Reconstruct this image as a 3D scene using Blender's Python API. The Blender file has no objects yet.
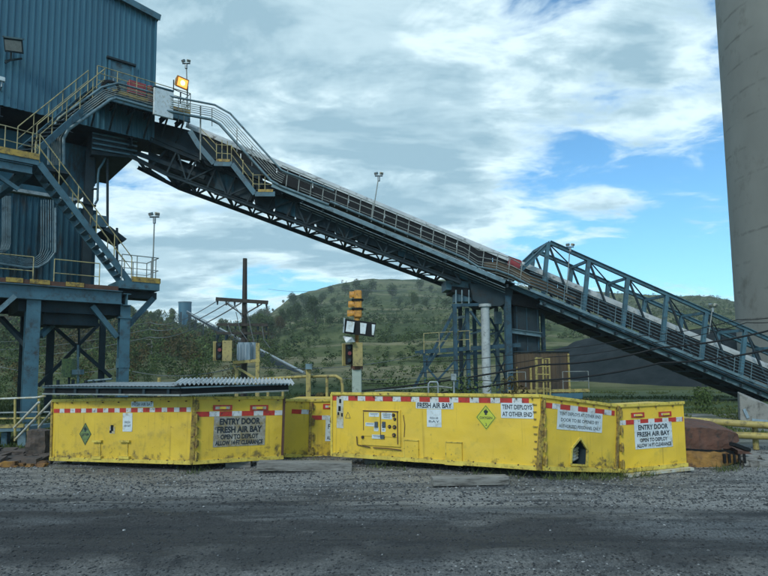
import bpy, math, random
import numpy as np
from mathutils import Vector as V3, Matrix
random.seed(7); rng = np.random.default_rng(7)
S = bpy.context.scene; COL = S.collection
R = math.radians

# ------------------------------------------------------------------ camera
F = 577.0; CAMZ = 2.0; PITCH = R(5.0); ROLL = R(0.6); SH = 29.5
cam = bpy.data.cameras.new('camera'); camo = bpy.data.objects.new('camera', cam); COL.objects.link(camo)
CM = Matrix.Rotation(PITCH + math.pi/2, 4, 'X') @ Matrix.Rotation(-ROLL, 4, 'Z')
camo.matrix_world = Matrix.Translation((0, 0, CAMZ)) @ CM
cam.sensor_width = 36; cam.lens = 36*F/768; cam.shift_y = SH/768; cam.clip_end = 6000; cam.clip_start = .1
S.camera = camo
C0 = V3((0, 0, CAMZ))
def ray(px, py):
    return (CM.to_3x3() @ V3(((px-384)/F, (288-py+SH)/F, -1.0)))
def P(px, py, D):
    r = ray(px, py); return C0 + r*(D/r.y)
class VP:
    """vertical plane through (x,y) running at an angle; n points to the viewer's side"""
    def __init__(s, x, y, ang):
        s.o = V3((x, y, 0)); s.d = V3((math.cos(R(ang)), math.sin(R(ang)), 0)); s.n = V3((s.d.y, -s.d.x, 0))
    def at(s, px, py, off=0):
        r = ray(px, py); o = s.o + s.n*off
        return C0 + r*((o-C0).dot(s.n)/r.dot(s.n))
    def s_(s, px, py, off=0):
        return (s.at(px, py, off)-s.o).dot(s.d)
    def pt(s, u, z, off=0):
        q = s.o + s.d*u + s.n*off; return V3((q.x, q.y, z))

# ------------------------------------------------------------------ objects
WL = {}
def tag(o, label=None, cat=None, group=None, kind=None):
    if label: o['label'] = label
    if cat: o['category'] = cat
    if group: o['group'] = group
    if kind: o['kind'] = kind
    return o
def thing(name, loc, label, cat, group=None):
    o = bpy.data.objects.new(name, None); COL.objects.link(o); o.location = loc
    o.empty_display_size = .2
    WL[o.name] = V3(loc); return tag(o, label, cat, group)
class MB:
    def __init__(s): s.v = []; s.f = []; s.m = []; s.sm = []
    def add(s, vs, fs, mi=0, smooth=False):
        b = len(s.v); s.v += [tuple(x) for x in vs]; s.f += [tuple(b+i for i in f) for f in fs]
        s.m += [mi]*len(fs); s.sm += [smooth]*len(fs); return s
    def hexa(s, c, mi=0):
        return s.add(c, [(3,2,1,0),(4,5,6,7),(0,1,5,4),(1,2,6,5),(2,3,7,6),(3,0,4,7)], mi)
    def obox(s, c, ax, ay, az, sx, sy, sz, mi=0):
        c = V3(c); x = ax*sx/2; y = ay*sy/2; z = az*sz/2
        return s.hexa([c-x-y-z, c+x-y-z, c+x+y-z, c-x+y-z, c-x-y+z, c+x-y+z, c+x+y+z, c-x+y+z], mi)
    def box(s, c, sx, sy, sz, ang=0, mi=0):
        a = R(ang); ax = V3((math.cos(a), math.sin(a), 0)); ay = V3((-ax.y, ax.x, 0))
        return s.obox(c, ax, ay, V3((0,0,1)), sx, sy, sz, mi)
    def beam(s, p, q, w, h, mi=0, up=V3((0,0,1))):
        p = V3(p); q = V3(q); d = q-p; L = d.length
        if L < 1e-6: return s
        d.normalize(); sd = d.cross(up)
        if sd.length < 1e-3: sd = d.cross(V3((0,1,0)))
        sd.normalize(); u = sd.cross(d)
        return s.obox((p+q)/2, d, sd, u, L, w, h, mi)
    def ibeam(s, p, q, w, h, t=.03, up=V3((0,0,1)), mi=0):
        p = V3(p); q = V3(q); d = (q-p).normalized(); sd = d.cross(up)
        if sd.length < 1e-3: sd = d.cross(V3((0,1,0)))
        sd.normalize(); u = sd.cross(d)
        s.beam(p+u*(h/2-t/2), q+u*(h/2-t/2), w, t, mi, up); s.beam(p-u*(h/2-t/2), q-u*(h/2-t/2), w, t, mi, up)
        return s.beam(p, q, t, h-2*t, mi, up)
    def tube(s, pts, r, n=6, mi=0, r2=None, cap=True):
        pts = [V3(p) for p in pts]; k = len(pts); rings = []
        d0 = (pts[1]-pts[0]).normalized(); a = d0.cross(V3((0,0,1)))
        if a.length < .05: a = d0.cross(V3((0,1,0)))
        a.normalize()
        for i, p in enumerate(pts):
            t = ((pts[min(i+1,k-1)]-p).normalized() if i < k-1 else V3()) + ((p-pts[i-1]).normalized() if i else V3())
            t.normalize(); a = (a - t*a.dot(t)).normalized(); b = t.cross(a)
            rr = r if r2 is None else r+(r2-r)*i/(k-1)
            rings += [p + (a*math.cos(2*math.pi*j/n)+b*math.sin(2*math.pi*j/n))*rr for j in range(n)]
        fs = [(i*n+j, i*n+(j+1)%n, (i+1)*n+(j+1)%n, (i+1)*n+j) for i in range(k-1) for j in range(n)]
        s.add(rings, fs, mi, n > 5)
        if cap: s.add(rings[:n], [tuple(range(n))[::-1]], mi); s.add(rings[-n:], [tuple(range(n))], mi)
        return s
    def prism(s, poly, ext, mi=0):
        poly = [V3(p) for p in poly]; n = len(poly); e = V3(ext)
        vs = poly + [p+e for p in poly]
        return s.add(vs, [tuple(range(n))[::-1], tuple(range(n, 2*n))]+[(i, (i+1)%n, n+(i+1)%n, n+i) for i in range(n)], mi)
    def build(s, name, mats, parent=None, bevel=0):
        root = parent
        while root is not None and root.parent is not None: root = root.parent
        off = WL.get(root.name, V3()) if root is not None else V3()
        me = bpy.data.meshes.new(name)
        me.from_pydata([(a-off.x, b-off.y, c-off.z) for a, b, c in s.v], [], s.f)
        if not isinstance(mats, (list, tuple)): mats = [mats]
        for m in mats: me.materials.append(m)
        me.polygons.foreach_set('material_index', s.m); me.polygons.foreach_set('use_smooth', s.sm)
        me.update()
        o = bpy.data.objects.new(name, me); COL.objects.link(o)
        if parent is not None: o.parent = parent
        if bevel:
            b = o.modifiers.new('b', 'BEVEL'); b.width = bevel; b.segments = 1; b.limit_method = 'ANGLE'
        return o
def single(mb, name, mats, loc, label, cat, group=None, bevel=0):
    """a thing that is one mesh, origin at its base"""
    off = V3(loc); mb.v = [(a-off.x, b-off.y, c-off.z) for a, b, c in mb.v]
    o = mb.build(name, mats, None, bevel); o.location = off; WL[o.name] = off
    return tag(o, label, cat, group)
def npmesh(name, verts, faces, mats, k=None, cols=None, smooth=False):
    me = bpy.data.meshes.new(name); nf, w = faces.shape
    me.vertices.add(len(verts)); me.vertices.foreach_set('co', verts.astype(np.float32).ravel())
    me.loops.add(nf*w); me.loops.foreach_set('vertex_index', faces.astype(np.int32).ravel())
    me.polygons.add(nf); me.polygons.foreach_set('loop_start', np.arange(0, nf*w, w, dtype=np.int32))
    me.polygons.foreach_set('use_smooth', np.full(nf, smooth))
    for m in mats: me.materials.append(m)
    if k is not None: me.polygons.foreach_set('material_index', k.astype(np.int32))
    if cols is not None:
        at = me.attributes.new('tone', 'FLOAT', 'POINT'); at.data.foreach_set('value', cols.astype(np.float32))
    me.update(calc_edges=True); me.validate()
    return me
def copy_tree(o, parent=None):
    c = o.copy(); COL.objects.link(c)
    if parent is not None: c.parent = parent
    for ch in list(o.children): copy_tree(ch, c)
    return c

# ------------------------------------------------------------------ noise
def _h(ix, iy, sd):
    n = (ix.astype(np.int64)*374761393 + iy.astype(np.int64)*668265263 + sd*974711) & 0xffffffff
    n = ((n ^ (n >> 13))*1274126177) & 0xffffffff
    return ((n ^ (n >> 16)) & 0xffff)/65535.0
def vn(x, y, sd=0):
    x = np.asarray(x, float); y = np.asarray(y, float)
    ix = np.floor(x); iy = np.floor(y); fx = x-ix; fy = y-iy
    fx = fx*fx*(3-2*fx); fy = fy*fy*(3-2*fy)
    a = _h(ix, iy, sd); b = _h(ix+1, iy, sd); c = _h(ix, iy+1, sd); d = _h(ix+1, iy+1, sd)
    return (a*(1-fx)+b*fx)*(1-fy)+(c*(1-fx)+d*fx)*fy
def fbm(x, y, o=4, sd=0):
    t = 0; a = .5; n = 0
    for i in range(o): t = t+a*vn(x*2**i, y*2**i, sd+i); n += a; a *= .5
    return t/n

def roughen(o, cuts, amp, freq, seed=0):
    """subdivide a hull and push its surface in and out so that it is dented and torn"""
    import bmesh
    from mathutils import noise
    bm = bmesh.new(); bm.from_mesh(o.data); bmesh.ops.triangulate(bm, faces=bm.faces[:]); bmesh.ops.subdivide_edges(bm, edges=bm.edges[:], cuts=cuts, use_grid_fill=True)
    for v in bm.verts:
        n_ = noise.noise_vector(v.co*freq+V3((seed, 0, 0)))+.5*noise.noise_vector(v.co*freq*2.7+V3((seed, 5, 0))); v.co += n_*amp
    bm.to_mesh(o.data); bm.free(); o.data.update(); return o
# ------------------------------------------------------------------ materials
def nt(m): return m.node_tree.nodes, m.node_tree.links
def mat(name, col, col2=None, scale=2.0, rough=.6, metal=0., bump=0., bscale=20., rust=0., rustcol=(.10,.045,.02), dirt=0., dirtcol=(.03,.028,.025), stretch=(1,1,1), rscale=5., lohi=(.35,.65)):
    m = bpy.data.materials.new(name); m.use_nodes = True; N, L = nt(m); N.clear()
    out = N.new('ShaderNodeOutputMaterial'); b = N.new('ShaderNodeBsdfPrincipled'); L.new(b.outputs[0], out.inputs[0])
    tc = N.new('ShaderNodeTexCoord'); mp = N.new('ShaderNodeMapping'); mp.inputs['Scale'].default_value = stretch
    L.new(tc.outputs['Object'], mp.inputs[0])
    b.inputs['Metallic'].default_value = metal; b.inputs['Roughness'].default_value = rough
    def noise(sc, det=5, rg=.6):
        n = N.new('ShaderNodeTexNoise'); n.inputs['Scale'].default_value = sc; n.inputs['Detail'].default_value = det
        n.inputs['Roughness'].default_value = rg; L.new(mp.outputs[0], n.inputs['Vector']); return n.outputs['Fac']
    def rmp(sock, a, c):
        r = N.new('ShaderNodeMapRange'); r.inputs[1].default_value = a; r.inputs[2].default_value = c; L.new(sock, r.inputs[0]); return r.outputs[0]
    def mix(fac, a, c):
        x = N.new('ShaderNodeMix'); x.data_type = 'RGBA'; L.new(fac, x.inputs[0])
        for i, q in ((6, a), (7, c)):
            if isinstance(q, tuple): x.inputs[i].default_value = (*q, 1)
            else: L.new(q, x.inputs[i])
        return x.outputs[2]
    if col2 is None: col2 = tuple(c*.78 for c in col)
    c = mix(rmp(noise(scale), *lohi), col, col2)
    if dirt: c = mix(rmp(noise(scale*2.3, 6, .7), .62-dirt*.3, .78-dirt*.2), c, dirtcol)
    if rust:
        rm = rmp(noise(rscale, 8, .72), .70-rust*.25, .76-rust*.2)
        c = mix(rm, c, rustcol)
    L.new(c, b.inputs['Base Color'])
    if bump:
        bp = N.new('ShaderNodeBump'); bp.inputs['Strength'].default_value = bump; bp.inputs['Distance'].default_value = .03
        L.new(noise(bscale, 4), bp.inputs['Height']); L.new(bp.outputs[0], b.inputs['Normal'])
    rr = N.new('ShaderNodeMapRange'); rr.inputs[3].default_value = rough*.85; rr.inputs[4].default_value = min(1, rough*1.15)
    L.new(noise(scale*3), rr.inputs[0]); L.new(rr.outputs[0], b.inputs['Roughness'])
    return m
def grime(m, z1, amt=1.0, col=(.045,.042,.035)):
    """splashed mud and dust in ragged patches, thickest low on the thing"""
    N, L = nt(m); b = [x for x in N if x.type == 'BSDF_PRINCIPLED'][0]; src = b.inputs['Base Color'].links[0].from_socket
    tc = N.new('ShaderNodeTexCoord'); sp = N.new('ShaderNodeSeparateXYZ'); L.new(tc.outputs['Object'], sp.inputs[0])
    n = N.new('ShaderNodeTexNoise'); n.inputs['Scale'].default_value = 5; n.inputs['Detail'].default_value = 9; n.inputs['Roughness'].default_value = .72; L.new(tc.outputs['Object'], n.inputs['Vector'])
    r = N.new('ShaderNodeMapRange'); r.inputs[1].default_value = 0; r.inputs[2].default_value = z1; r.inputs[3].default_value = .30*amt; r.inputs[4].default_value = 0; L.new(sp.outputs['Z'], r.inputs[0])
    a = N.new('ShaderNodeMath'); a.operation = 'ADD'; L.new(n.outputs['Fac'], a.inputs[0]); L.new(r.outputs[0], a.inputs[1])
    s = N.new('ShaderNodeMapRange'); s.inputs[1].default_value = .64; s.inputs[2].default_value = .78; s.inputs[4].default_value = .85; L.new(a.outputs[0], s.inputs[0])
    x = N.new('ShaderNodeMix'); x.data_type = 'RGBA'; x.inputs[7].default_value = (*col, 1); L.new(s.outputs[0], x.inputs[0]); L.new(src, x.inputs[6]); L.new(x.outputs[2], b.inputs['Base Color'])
    # dry run streaks from the top edge
    mp = N.new('ShaderNodeMapping'); mp.inputs['Scale'].default_value = (9, 9, .5); L.new(tc.outputs['Object'], mp.inputs[0])
    n2 = N.new('ShaderNodeTexNoise'); n2.inputs['Scale'].default_value = 1.6; n2.inputs['Detail'].default_value = 6; L.new(mp.outputs[0], n2.inputs['Vector'])
    s2 = N.new('ShaderNodeMapRange'); s2.inputs[1].default_value = .60; s2.inputs[2].default_value = .75; s2.inputs[4].default_value = .5; L.new(n2.outputs['Fac'], s2.inputs[0])
    x2 = N.new('ShaderNodeMix'); x2.data_type = 'RGBA'; x2.inputs[7].default_value = (.26, .17, .03, 1); L.new(s2.outputs[0], x2.inputs[0]); L.new(x.outputs[2], x2.inputs[6]); L.new(x2.outputs[2], b.inputs['Base Color'])
    # shallow dents
    n3 = N.new('ShaderNodeTexNoise'); n3.inputs['Scale'].default_value = 1.3; n3.inputs['Detail'].default_value = 2; L.new(tc.outputs['Object'], n3.inputs['Vector'])
    bp = N.new('ShaderNodeBump'); bp.inputs['Strength'].default_value = .5; bp.inputs['Distance'].default_value = .12; L.new(n3.outputs['Fac'], bp.inputs['Height'])
    if b.inputs['Normal'].links: L.new(b.inputs['Normal'].links[0].from_socket, bp.inputs['Normal'])
    L.new(bp.outputs[0], b.inputs['Normal'])
def emis(name, col, s):
    m = bpy.data.materials.new(name); m.use_nodes = True; N, L = nt(m); b = N['Principled BSDF']
    b.inputs['Base Color'].default_value = (*col, 1); b.inputs['Emission Color'].default_value = (*col, 1); b.inputs['Emission Strength'].default_value = s
    return m
M = {}
M['clad'] = mat('blue_cladding', (.036,.14,.205), (.026,.108,.165), .6, .5, rust=.10, rscale=1.2, rustcol=(.03,.06,.08), bump=.15, bscale=3, stretch=(1,1,.25))
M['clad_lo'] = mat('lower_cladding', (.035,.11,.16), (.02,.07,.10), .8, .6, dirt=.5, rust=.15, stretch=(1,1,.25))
M['steel'] = mat('blue_steel', (.055,.145,.195), (.036,.098,.135), 1.2, .55, dirt=.35, rust=.12, rustcol=(.05,.04,.035), bump=.2)
M['steel_lt'] = mat('pale_steel', (.16,.25,.29), (.09,.15,.18), 1.5, .5, .3, dirt=.3, rust=.25)
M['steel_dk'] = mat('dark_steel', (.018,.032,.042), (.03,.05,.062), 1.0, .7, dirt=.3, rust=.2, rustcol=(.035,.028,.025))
M['hinge'] = mat('rusted_hinge', (.46,.34,.06), (.22,.14,.035), 7, .7, rust=.65, rscale=12, dirt=.5)
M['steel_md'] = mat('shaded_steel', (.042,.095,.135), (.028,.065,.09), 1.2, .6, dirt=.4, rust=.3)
M['colpaint'] = mat('column_paint', (.40,.45,.46), (.30,.34,.35), 2, .6, dirt=.3)
M['galv'] = mat('galvanised', (.33,.38,.40), (.22,.26,.28), 3, .45, .5, dirt=.3)
M['rail'] = mat('rail_paint', (.26,.29,.27), (.17,.20,.20), 2, .55, dirt=.3, rust=.3)
M['rail_y'] = mat('rail_yellow', (.42,.36,.16), (.30,.27,.15), 2, .55, dirt=.4, rust=.4)
M['kick'] = mat('kick_yellow', (.45,.30,.05), (.27,.19,.05), 2, .6, dirt=.5, rust=.5)
M['cover'] = mat('belt_cover_metal', (.50,.54,.54), (.38,.42,.43), 1.2, .5, .2, dirt=.3)
M['yellow'] = mat('bay_yellow', (.74,.50,.035), (.62,.43,.05), .9, .45, dirt=.25, dirtcol=(.42,.32,.05), rust=.18, rscale=7, bump=.25, bscale=2.2, rustcol=(.08,.05,.02))
M['yellow_b'] = mat('bay_yellow_worn', (.66,.46,.04), (.54,.37,.04), 1.2, .5, dirt=.25, dirtcol=(.36,.27,.05), rust=.30, rscale=6, bump=.3, bscale=3)
M['yedge'] = mat('edge_yellow', (.66,.53,.09), (.48,.36,.06), 5, .55, rust=.5, rscale=11, dirt=.3)
M['red'] = mat('tape_red', (.50,.035,.025), (.36,.03,.02), 6, .4, dirt=.3)
M['white'] = mat('tape_white', (.62,.65,.66), (.48,.50,.50), 6, .4, dirt=.3)
M['sign'] = mat('sign_white', (.58,.66,.70), (.48,.56,.60), 3, .4, dirt=.35, dirtcol=(.3,.3,.24), rust=.12, rscale=10)
M['sign_worn'] = mat('sign_worn', (.50,.53,.50), (.40,.42,.38), 3, .5, dirt=.6, dirtcol=(.34,.26,.08), rust=.45, rscale=12)
M['sign_old'] = mat('sign_very_worn', (.40,.41,.38), (.26,.26,.24), 3, .6, dirt=.8, dirtcol=(.20,.16,.07), rust=.55, rustcol=(.04,.04,.035), rscale=9)
M['ink'] = mat('ink', (.012,.02,.03), None, 5, .5)
M['ink2'] = mat('ink_faded', (.05,.075,.10), None, 5, .5)
M['diam'] = mat('placard', (.50,.55,.05), (.40,.46,.05), 4, .4, dirt=.2)
M['diam2'] = mat('placard_faded', (.10,.17,.08), (.16,.22,.06), 8, .5, dirt=.5)
M['black'] = mat('black_rubber_and_shade', (.012,.014,.016), None, 5, .6)
M['timber'] = mat('old_timber', (.24,.245,.23), (.15,.15,.14), 3, .85, bump=.4, bscale=12, stretch=(.4,3,3), dirt=.4)
M['wood'] = mat('pole_wood', (.055,.05,.044), (.03,.028,.025), 3, .9, bump=.5, stretch=(3,3,.3))
M['rustm'] = mat('rusty_plate', (.12,.055,.036), (.07,.038,.028), 2.5, .85, bump=.4, bscale=8, dirt=.3, rust=.2, rustcol=(.3,.17,.08))
M['rusty'] = mat('rusty_yellow', (.30,.16,.035), (.14,.07,.025), 2.5, .8, bump=.3, rust=.6, dirt=.4)
M['redp'] = mat('red_paint', (.27,.035,.04), None, 3, .45)
M['conc'] = mat('silo_concrete', (.205,.210,.190), (.168,.172,.156), .22, .9, bump=.3, bscale=2.2, dirt=.22, dirtcol=(.11,.108,.09), stretch=(1,1,.7), rust=.12, rustcol=(.07,.07,.062), rscale=1.4)
M['palec'] = mat('pier_concrete', (.27,.27,.25), (.20,.20,.18), 1.5, .9, bump=.4, dirt=.4, rust=.2, rustcol=(.12,.10,.07))
M['shed'] = mat('brown_shed', (.095,.065,.035), (.06,.045,.03), .8, .75, dirt=.4, stretch=(1,1,.4))
M['orange'] = mat('signal_orange', (.60,.29,.03), (.42,.19,.03), 5, .5, dirt=.45, rust=.25)
M['tan'] = mat('target_tan', (.36,.30,.11), (.28,.235,.10), 3, .6, dirt=.3)
M['palepost'] = mat('pale_post', (.36,.44,.38), (.28,.34,.30), 2, .6, dirt=.3)
M['post_y'] = mat('post_yellow', (.42,.34,.10), (.28,.23,.08), 3, .55, dirt=.4, rust=.4)
M['glow'] = emis('lamp_glow', (1.0, .33, .06), 1.6)
M['glow2'] = emis('lamp_core', (1.0, .72, .32), 6.0)
M['redlens'] = mat('red_lens', (.16,.018,.025), None, 5, .2)
M['glass'] = mat('lamp_glass', (.20,.22,.22), None, 8, .15)
M['wire'] = mat('cable_black', (.015,.018,.02), None, 5, .6)
M['wirel'] = mat('cable_grey', (.13,.15,.16), None, 5, .5)
M['brick'] = mat('rubble_brick', (.10,.075,.06), (.05,.047,.045), 6, .9, bump=.5)
M['transf'] = mat('transformer_grey', (.27,.36,.42), (.19,.26,.31), 6, .5, dirt=.2, stretch=(5,5,.3))

def pour_lines(m, period=2.4):
    N, L = nt(m); b = [x for x in N if x.type == 'BSDF_PRINCIPLED'][0]; src = b.inputs['Base Color'].links[0].from_socket
    tc = N.new('ShaderNodeTexCoord'); sp = N.new('ShaderNodeSeparateXYZ'); L.new(tc.outputs['Object'], sp.inputs[0])
    def noise(sc, det): n = N.new('ShaderNodeTexNoise'); n.inputs['Scale'].default_value = sc; n.inputs['Detail'].default_value = det; n.inputs['Roughness'].default_value = .7; L.new(tc.outputs['Object'], n.inputs['Vector']); return n.outputs['Fac']
    def mth(op, a, c=0.):
        x = N.new('ShaderNodeMath'); x.operation = op
        for i, q in ((0, a), (1, c)):
            if isinstance(q, (int, float)): x.inputs[i].default_value = q
            else: L.new(q, x.inputs[i])
        return x.outputs[0]
    z = mth('ADD', mth('DIVIDE', sp.outputs['Z'], period), mth('MULTIPLY', noise(.35, 6), .22)); fr = mth('FRACT', z)
    d = mth('ABSOLUTE', mth('SUBTRACT', fr, .5)); w = mth('MULTIPLY', noise(.9, 7), .09)
    ln = N.new('ShaderNodeMapRange'); L.new(mth('SUBTRACT', d, w), ln.inputs[0]); ln.inputs[1].default_value = -.02; ln.inputs[2].default_value = .01; ln.inputs[3].default_value = 1; ln.inputs[4].default_value = 0
    mk = N.new('ShaderNodeMapRange'); L.new(noise(.5, 5), mk.inputs[0]); mk.inputs[1].default_value = .45; mk.inputs[2].default_value = .6; mk.inputs[4].default_value = .7
    x = N.new('ShaderNodeMix'); x.data_type = 'RGBA'; x.inputs[7].default_value = (.085, .085, .075, 1); L.new(mth('MULTIPLY', ln.outputs[0], mk.outputs[0]), x.inputs[0]); L.new(src, x.inputs[6]); L.new(x.outputs[2], b.inputs['Base Color'])
pour_lines(M['conc'])
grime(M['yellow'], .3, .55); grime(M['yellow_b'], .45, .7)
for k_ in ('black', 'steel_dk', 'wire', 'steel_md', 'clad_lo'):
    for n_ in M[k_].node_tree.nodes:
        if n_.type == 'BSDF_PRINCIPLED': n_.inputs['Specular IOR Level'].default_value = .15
# ------------------------------------------------------------------ ground
def gz(x, y):
    x = np.asarray(x, float); y = np.asarray(y, float)
    z = -0.13*np.clip((x-3.0)/1.5, 0, 1)*np.clip((y-8)/1.5, 0, 1)*np.clip((17-y)/3, 0, 1)
    z = z + .05*(fbm(x*.35, y*.5, 3, 3)-.5)
    z = z - .06*np.clip((8.6-y+.1*x)/1.2, 0, 1)
    yy = y + .06*x                                                   # wheel tracks run across the view
    rut = .034*np.sin(yy*3.9+1.2*vn(x*.25, y*.3, 9)) + .05*(vn(x*.3, yy*3.2, 11)-.5) + .032*(vn(x*.9, yy*7, 12)-.5) + .018*(vn(x*2.5, yy*14, 13)-.5)
    near = np.clip((9.6-y)/1.4, .18, 1)
    z = z + rut*near + .018*(fbm(x*6, y*6, 3, 21)-.5)*np.clip((16-y)/4, .2, 1)
    return z
GX0, GX1, GY0, GY1 = -18., 18., 2.0, 24.
def ground_near():
    ys = GY0 * (GY1/GY0)**np.linspace(0, 1, 480); xs = np.linspace(GX0, GX1, 620)
    X, Y = np.meshgrid(xs, ys); Z = gz(X, Y)
    e = np.minimum.reduce([X-GX0, GX1-X, Y-GY0, GY1-Y]); Z = np.where(e < 1e-3, -.08, Z)
    v = np.stack([X.ravel(), Y.ravel(), Z.ravel()], 1); n = len(xs)
    i, j = np.meshgrid(np.arange(len(ys)-1), np.arange(n-1), indexing='ij'); a = (i*n+j).ravel()
    f = np.stack([a, a+1, a+n+1, a+n], 1)
    return v, f
def gmat(name, far=False):
    m = bpy.data.materials.new(name); m.use_nodes = True; N, L = nt(m); b = N['Principled BSDF']
    tc = N.new('ShaderNodeTexCoord')
    def noise(sc, det=5, st=(1,1,1), rg=.6):
        mp = N.new('ShaderNodeMapping'); mp.inputs['Scale'].default_value = st; L.new(tc.outputs['Object'], mp.inputs[0])
        n = N.new('ShaderNodeTexNoise'); n.inputs['Scale'].default_value = sc; n.inputs['Detail'].default_value = det; n.inputs['Roughness'].default_value = rg
        L.new(mp.outputs[0], n.inputs['Vector']); return n.outputs['Fac']
    def rmp(sock, a, c, d=0, e=1):
        r = N.new('ShaderNodeMapRange'); r.inputs[1].default_value = a; r.inputs[2].default_value = c; r.inputs[3].default_value = d; r.inputs[4].default_value = e; L.new(sock, r.inputs[0]); return r.outputs[0]
    def mix(fac, a, c):
        x = N.new('ShaderNodeMix'); x.data_type = 'RGBA'; L.new(fac, x.inputs[0])
        for i, q in ((6, a), (7, c)):
            if isinstance(q, tuple): x.inputs[i].default_value = (*q, 1)
            else: L.new(q, x.inputs[i])
        return x.outputs[2]
    def math_(op, a, c):
        x = N.new('ShaderNodeMath'); x.operation = op
        for i, q in ((0, a), (1, c)):
            if isinstance(q, (int, float)): x.inputs[i].default_value = q
            else: L.new(q, x.inputs[i])
        return x.outputs[0]
    sp = N.new('ShaderNodeSeparateXYZ'); L.new(tc.outputs['Object'], sp.inputs[0])
    if not far:
        grain = noise(38, 4, (1, 1, 1), .75)
        dark = mix(rmp(grain, .35, .7), (.019,.021,.022), (.060,.064,.065))
        gravel = mix(rmp(grain, .36, .66), (.098,.103,.098), (.32,.325,.31))
        brown = mix(rmp(noise(9, 5), .4, .7), (.07,.062,.05), (.13,.115,.09))
        # gravel apron near the bays, packed coal dust in the wheel tracks
        w = math_('ADD', sp.outputs['Y'], rmp(sp.outputs['X'], -8, 8, -.9, 1.6))
        w = math_('ADD', w, rmp(noise(.9, 5, (.35, 1, 1)), .2, .8, -1.6, 1.6))
        apron = rmp(w, 8.4, 9.6)
        c = mix(apron, dark, gravel)
        c = mix(rmp(noise(.7, 6, (.18, 1.1, 1), .65), .50, .60, 0, .85), c, mix(rmp(grain, .4, .62), (.055,.064,.068), (.145,.158,.162)))
        c = mix(rmp(noise(2.2, 6, (.16, 1.6, 1), .7), .50, .60, 0, .7), c, mix(rmp(grain, .45, .7), (.016,.019,.021), (.042,.047,.050)))
        nearw = rmp(math_('ADD', sp.outputs['Y'], rmp(noise(1.2, 4), .3, .7, -.6, .6)), 5.6, 6.6, .55, 0)
        c = mix(nearw, c, gravel)
        c = mix(math_('MULTIPLY', rmp(noise(.5, 4, (.5,1,1)), .5, .66), rmp(sp.outputs['Y'], 10.2, 12.5, 0, .8)), c, brown)
        grassy = math_('MULTIPLY', rmp(noise(.8, 5), .35, .6), rmp(sp.outputs['Y'], 14, 19))
        c = mix(grassy, c, (.045,.06,.022))
        rough = rmp(noise(1.1, 5, (.3, 1.4, 1)), .4, .65, .62, .95)
        L.new(rough, b.inputs['Roughness'])
        bp = N.new('ShaderNodeBump'); bp.inputs['Strength'].default_value = .7; bp.inputs['Distance'].default_value = .015
        L.new(grain, bp.inputs['Height']); L.new(bp.outputs[0], b.inputs['Normal'])
    else:
        c = mix(rmp(noise(.05, 8), .4, .6), (.050,.085,.030), (.075,.10,.04))
        c = mix(rmp(noise(.6, 6), .4, .7), c, (.04,.065,.026))
        b.inputs['Roughness'].default_value = .95
    b.inputs['Specular IOR Level'].default_value = .3
    L.new(c, b.inputs['Base Color']); return m
v, f = ground_near()
g = bpy.data.objects.new('ground', npmesh('ground', v, f, [gmat('coal_ground')], smooth=True)); COL.objects.link(g); tag(g, 'dark coal dust and gravel yard with wheel tracks', kind='structure')
fm = MB(); Z0 = -.08
fx = [-3000, GX0, GX1, 3000]; fy = [-2500, GY0, GY1, 3500]
for i in range(3):
    for j in range(3):
        if i == 1 and j == 1: continue
        fm.add([(fx[i], fy[j], Z0), (fx[i+1], fy[j], Z0), (fx[i+1], fy[j+1], Z0), (fx[i], fy[j+1], Z0)], [(0,1,2,3)])
o = fm.build('terrain', gmat('rough_land', True)); tag(o, 'flat rough land around the yard', kind='structure')

# pebbles on the yard: nobody could count them
def pebbles(n, seed):
    r = np.random.default_rng(seed)
    ico = np.array([(0,0,1),(.9,0,.4),(.28,.85,.4),(-.72,.53,.4),(-.72,-.53,.4),(.28,-.85,.4),(.72,.53,-.4),(-.28,.85,-.4),(-.9,0,-.4),(-.28,-.85,-.4),(.72,-.53,-.4)])
    F_ = [(0,i,i%5+1) for i in range(1,6)] + [(1,6,2),(2,7,3),(3,8,4),(4,9,5),(5,10,1),(6,7,2),(7,8,3),(8,9,4),(9,10,5),(10,6,1)]
    F_ = np.array(F_)
    y = 3.3*(15/3.3)**r.random(n); x = (r.random(n)*2-1)*(y*.74+.6)
    grav = (y > 9.0-.12*x) | ((y < 6.0+.5*np.sin(x)) & (r.random(n) < .7)); keep = grav | (r.random(n) < .40)
    x = x[keep]; y = y[keep]; grav = grav[keep]; n = len(x)
    s = .0035+.013*r.random(n)**3; s[r.random(n) < .004] *= 1.5
    s *= np.where(y > 8.5, 1.35, 1)
    th = r.random(n)*6.28; ct, st = np.cos(th), np.sin(th)
    tt = r.random(n)**2.0; tt = np.where(grav | (r.random(n) < .06), tt, tt*.22); s = s*np.where(grav, 1, 1.05)
    k = ico[None]*(.7+.6*r.random((n, 11, 1)))*s[:, None, None]*np.array([1.25, .9, .65])
    X = k[..., 0]*ct[:, None]-k[..., 1]*st[:, None]+x[:, None]; Y = k[..., 0]*st[:, None]+k[..., 1]*ct[:, None]+y[:, None]
    Z = k[..., 2]+gz(x, y)[:, None]+s[:, None]*.25
    vv = np.stack([X, Y, Z], -1).reshape(-1, 3); ff = (F_[None]+11*np.arange(n)[:, None, None]).reshape(-1, 3)
    tone = np.repeat(tt, 11)
    return vv, ff, tone
m = bpy.data.materials.new('pebble'); m.use_nodes = True; N, L = nt(m); at = N.new('ShaderNodeAttribute'); at.attribute_name = 'tone'
cr = N.new('ShaderNodeValToRGB'); cr.color_ramp.elements[0].color = (.025,.03,.034,1); cr.color_ramp.elements[1].color = (.30,.32,.32,1)
e = cr.color_ramp.elements.new(.55); e.color = (.085,.095,.10,1)
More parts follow.
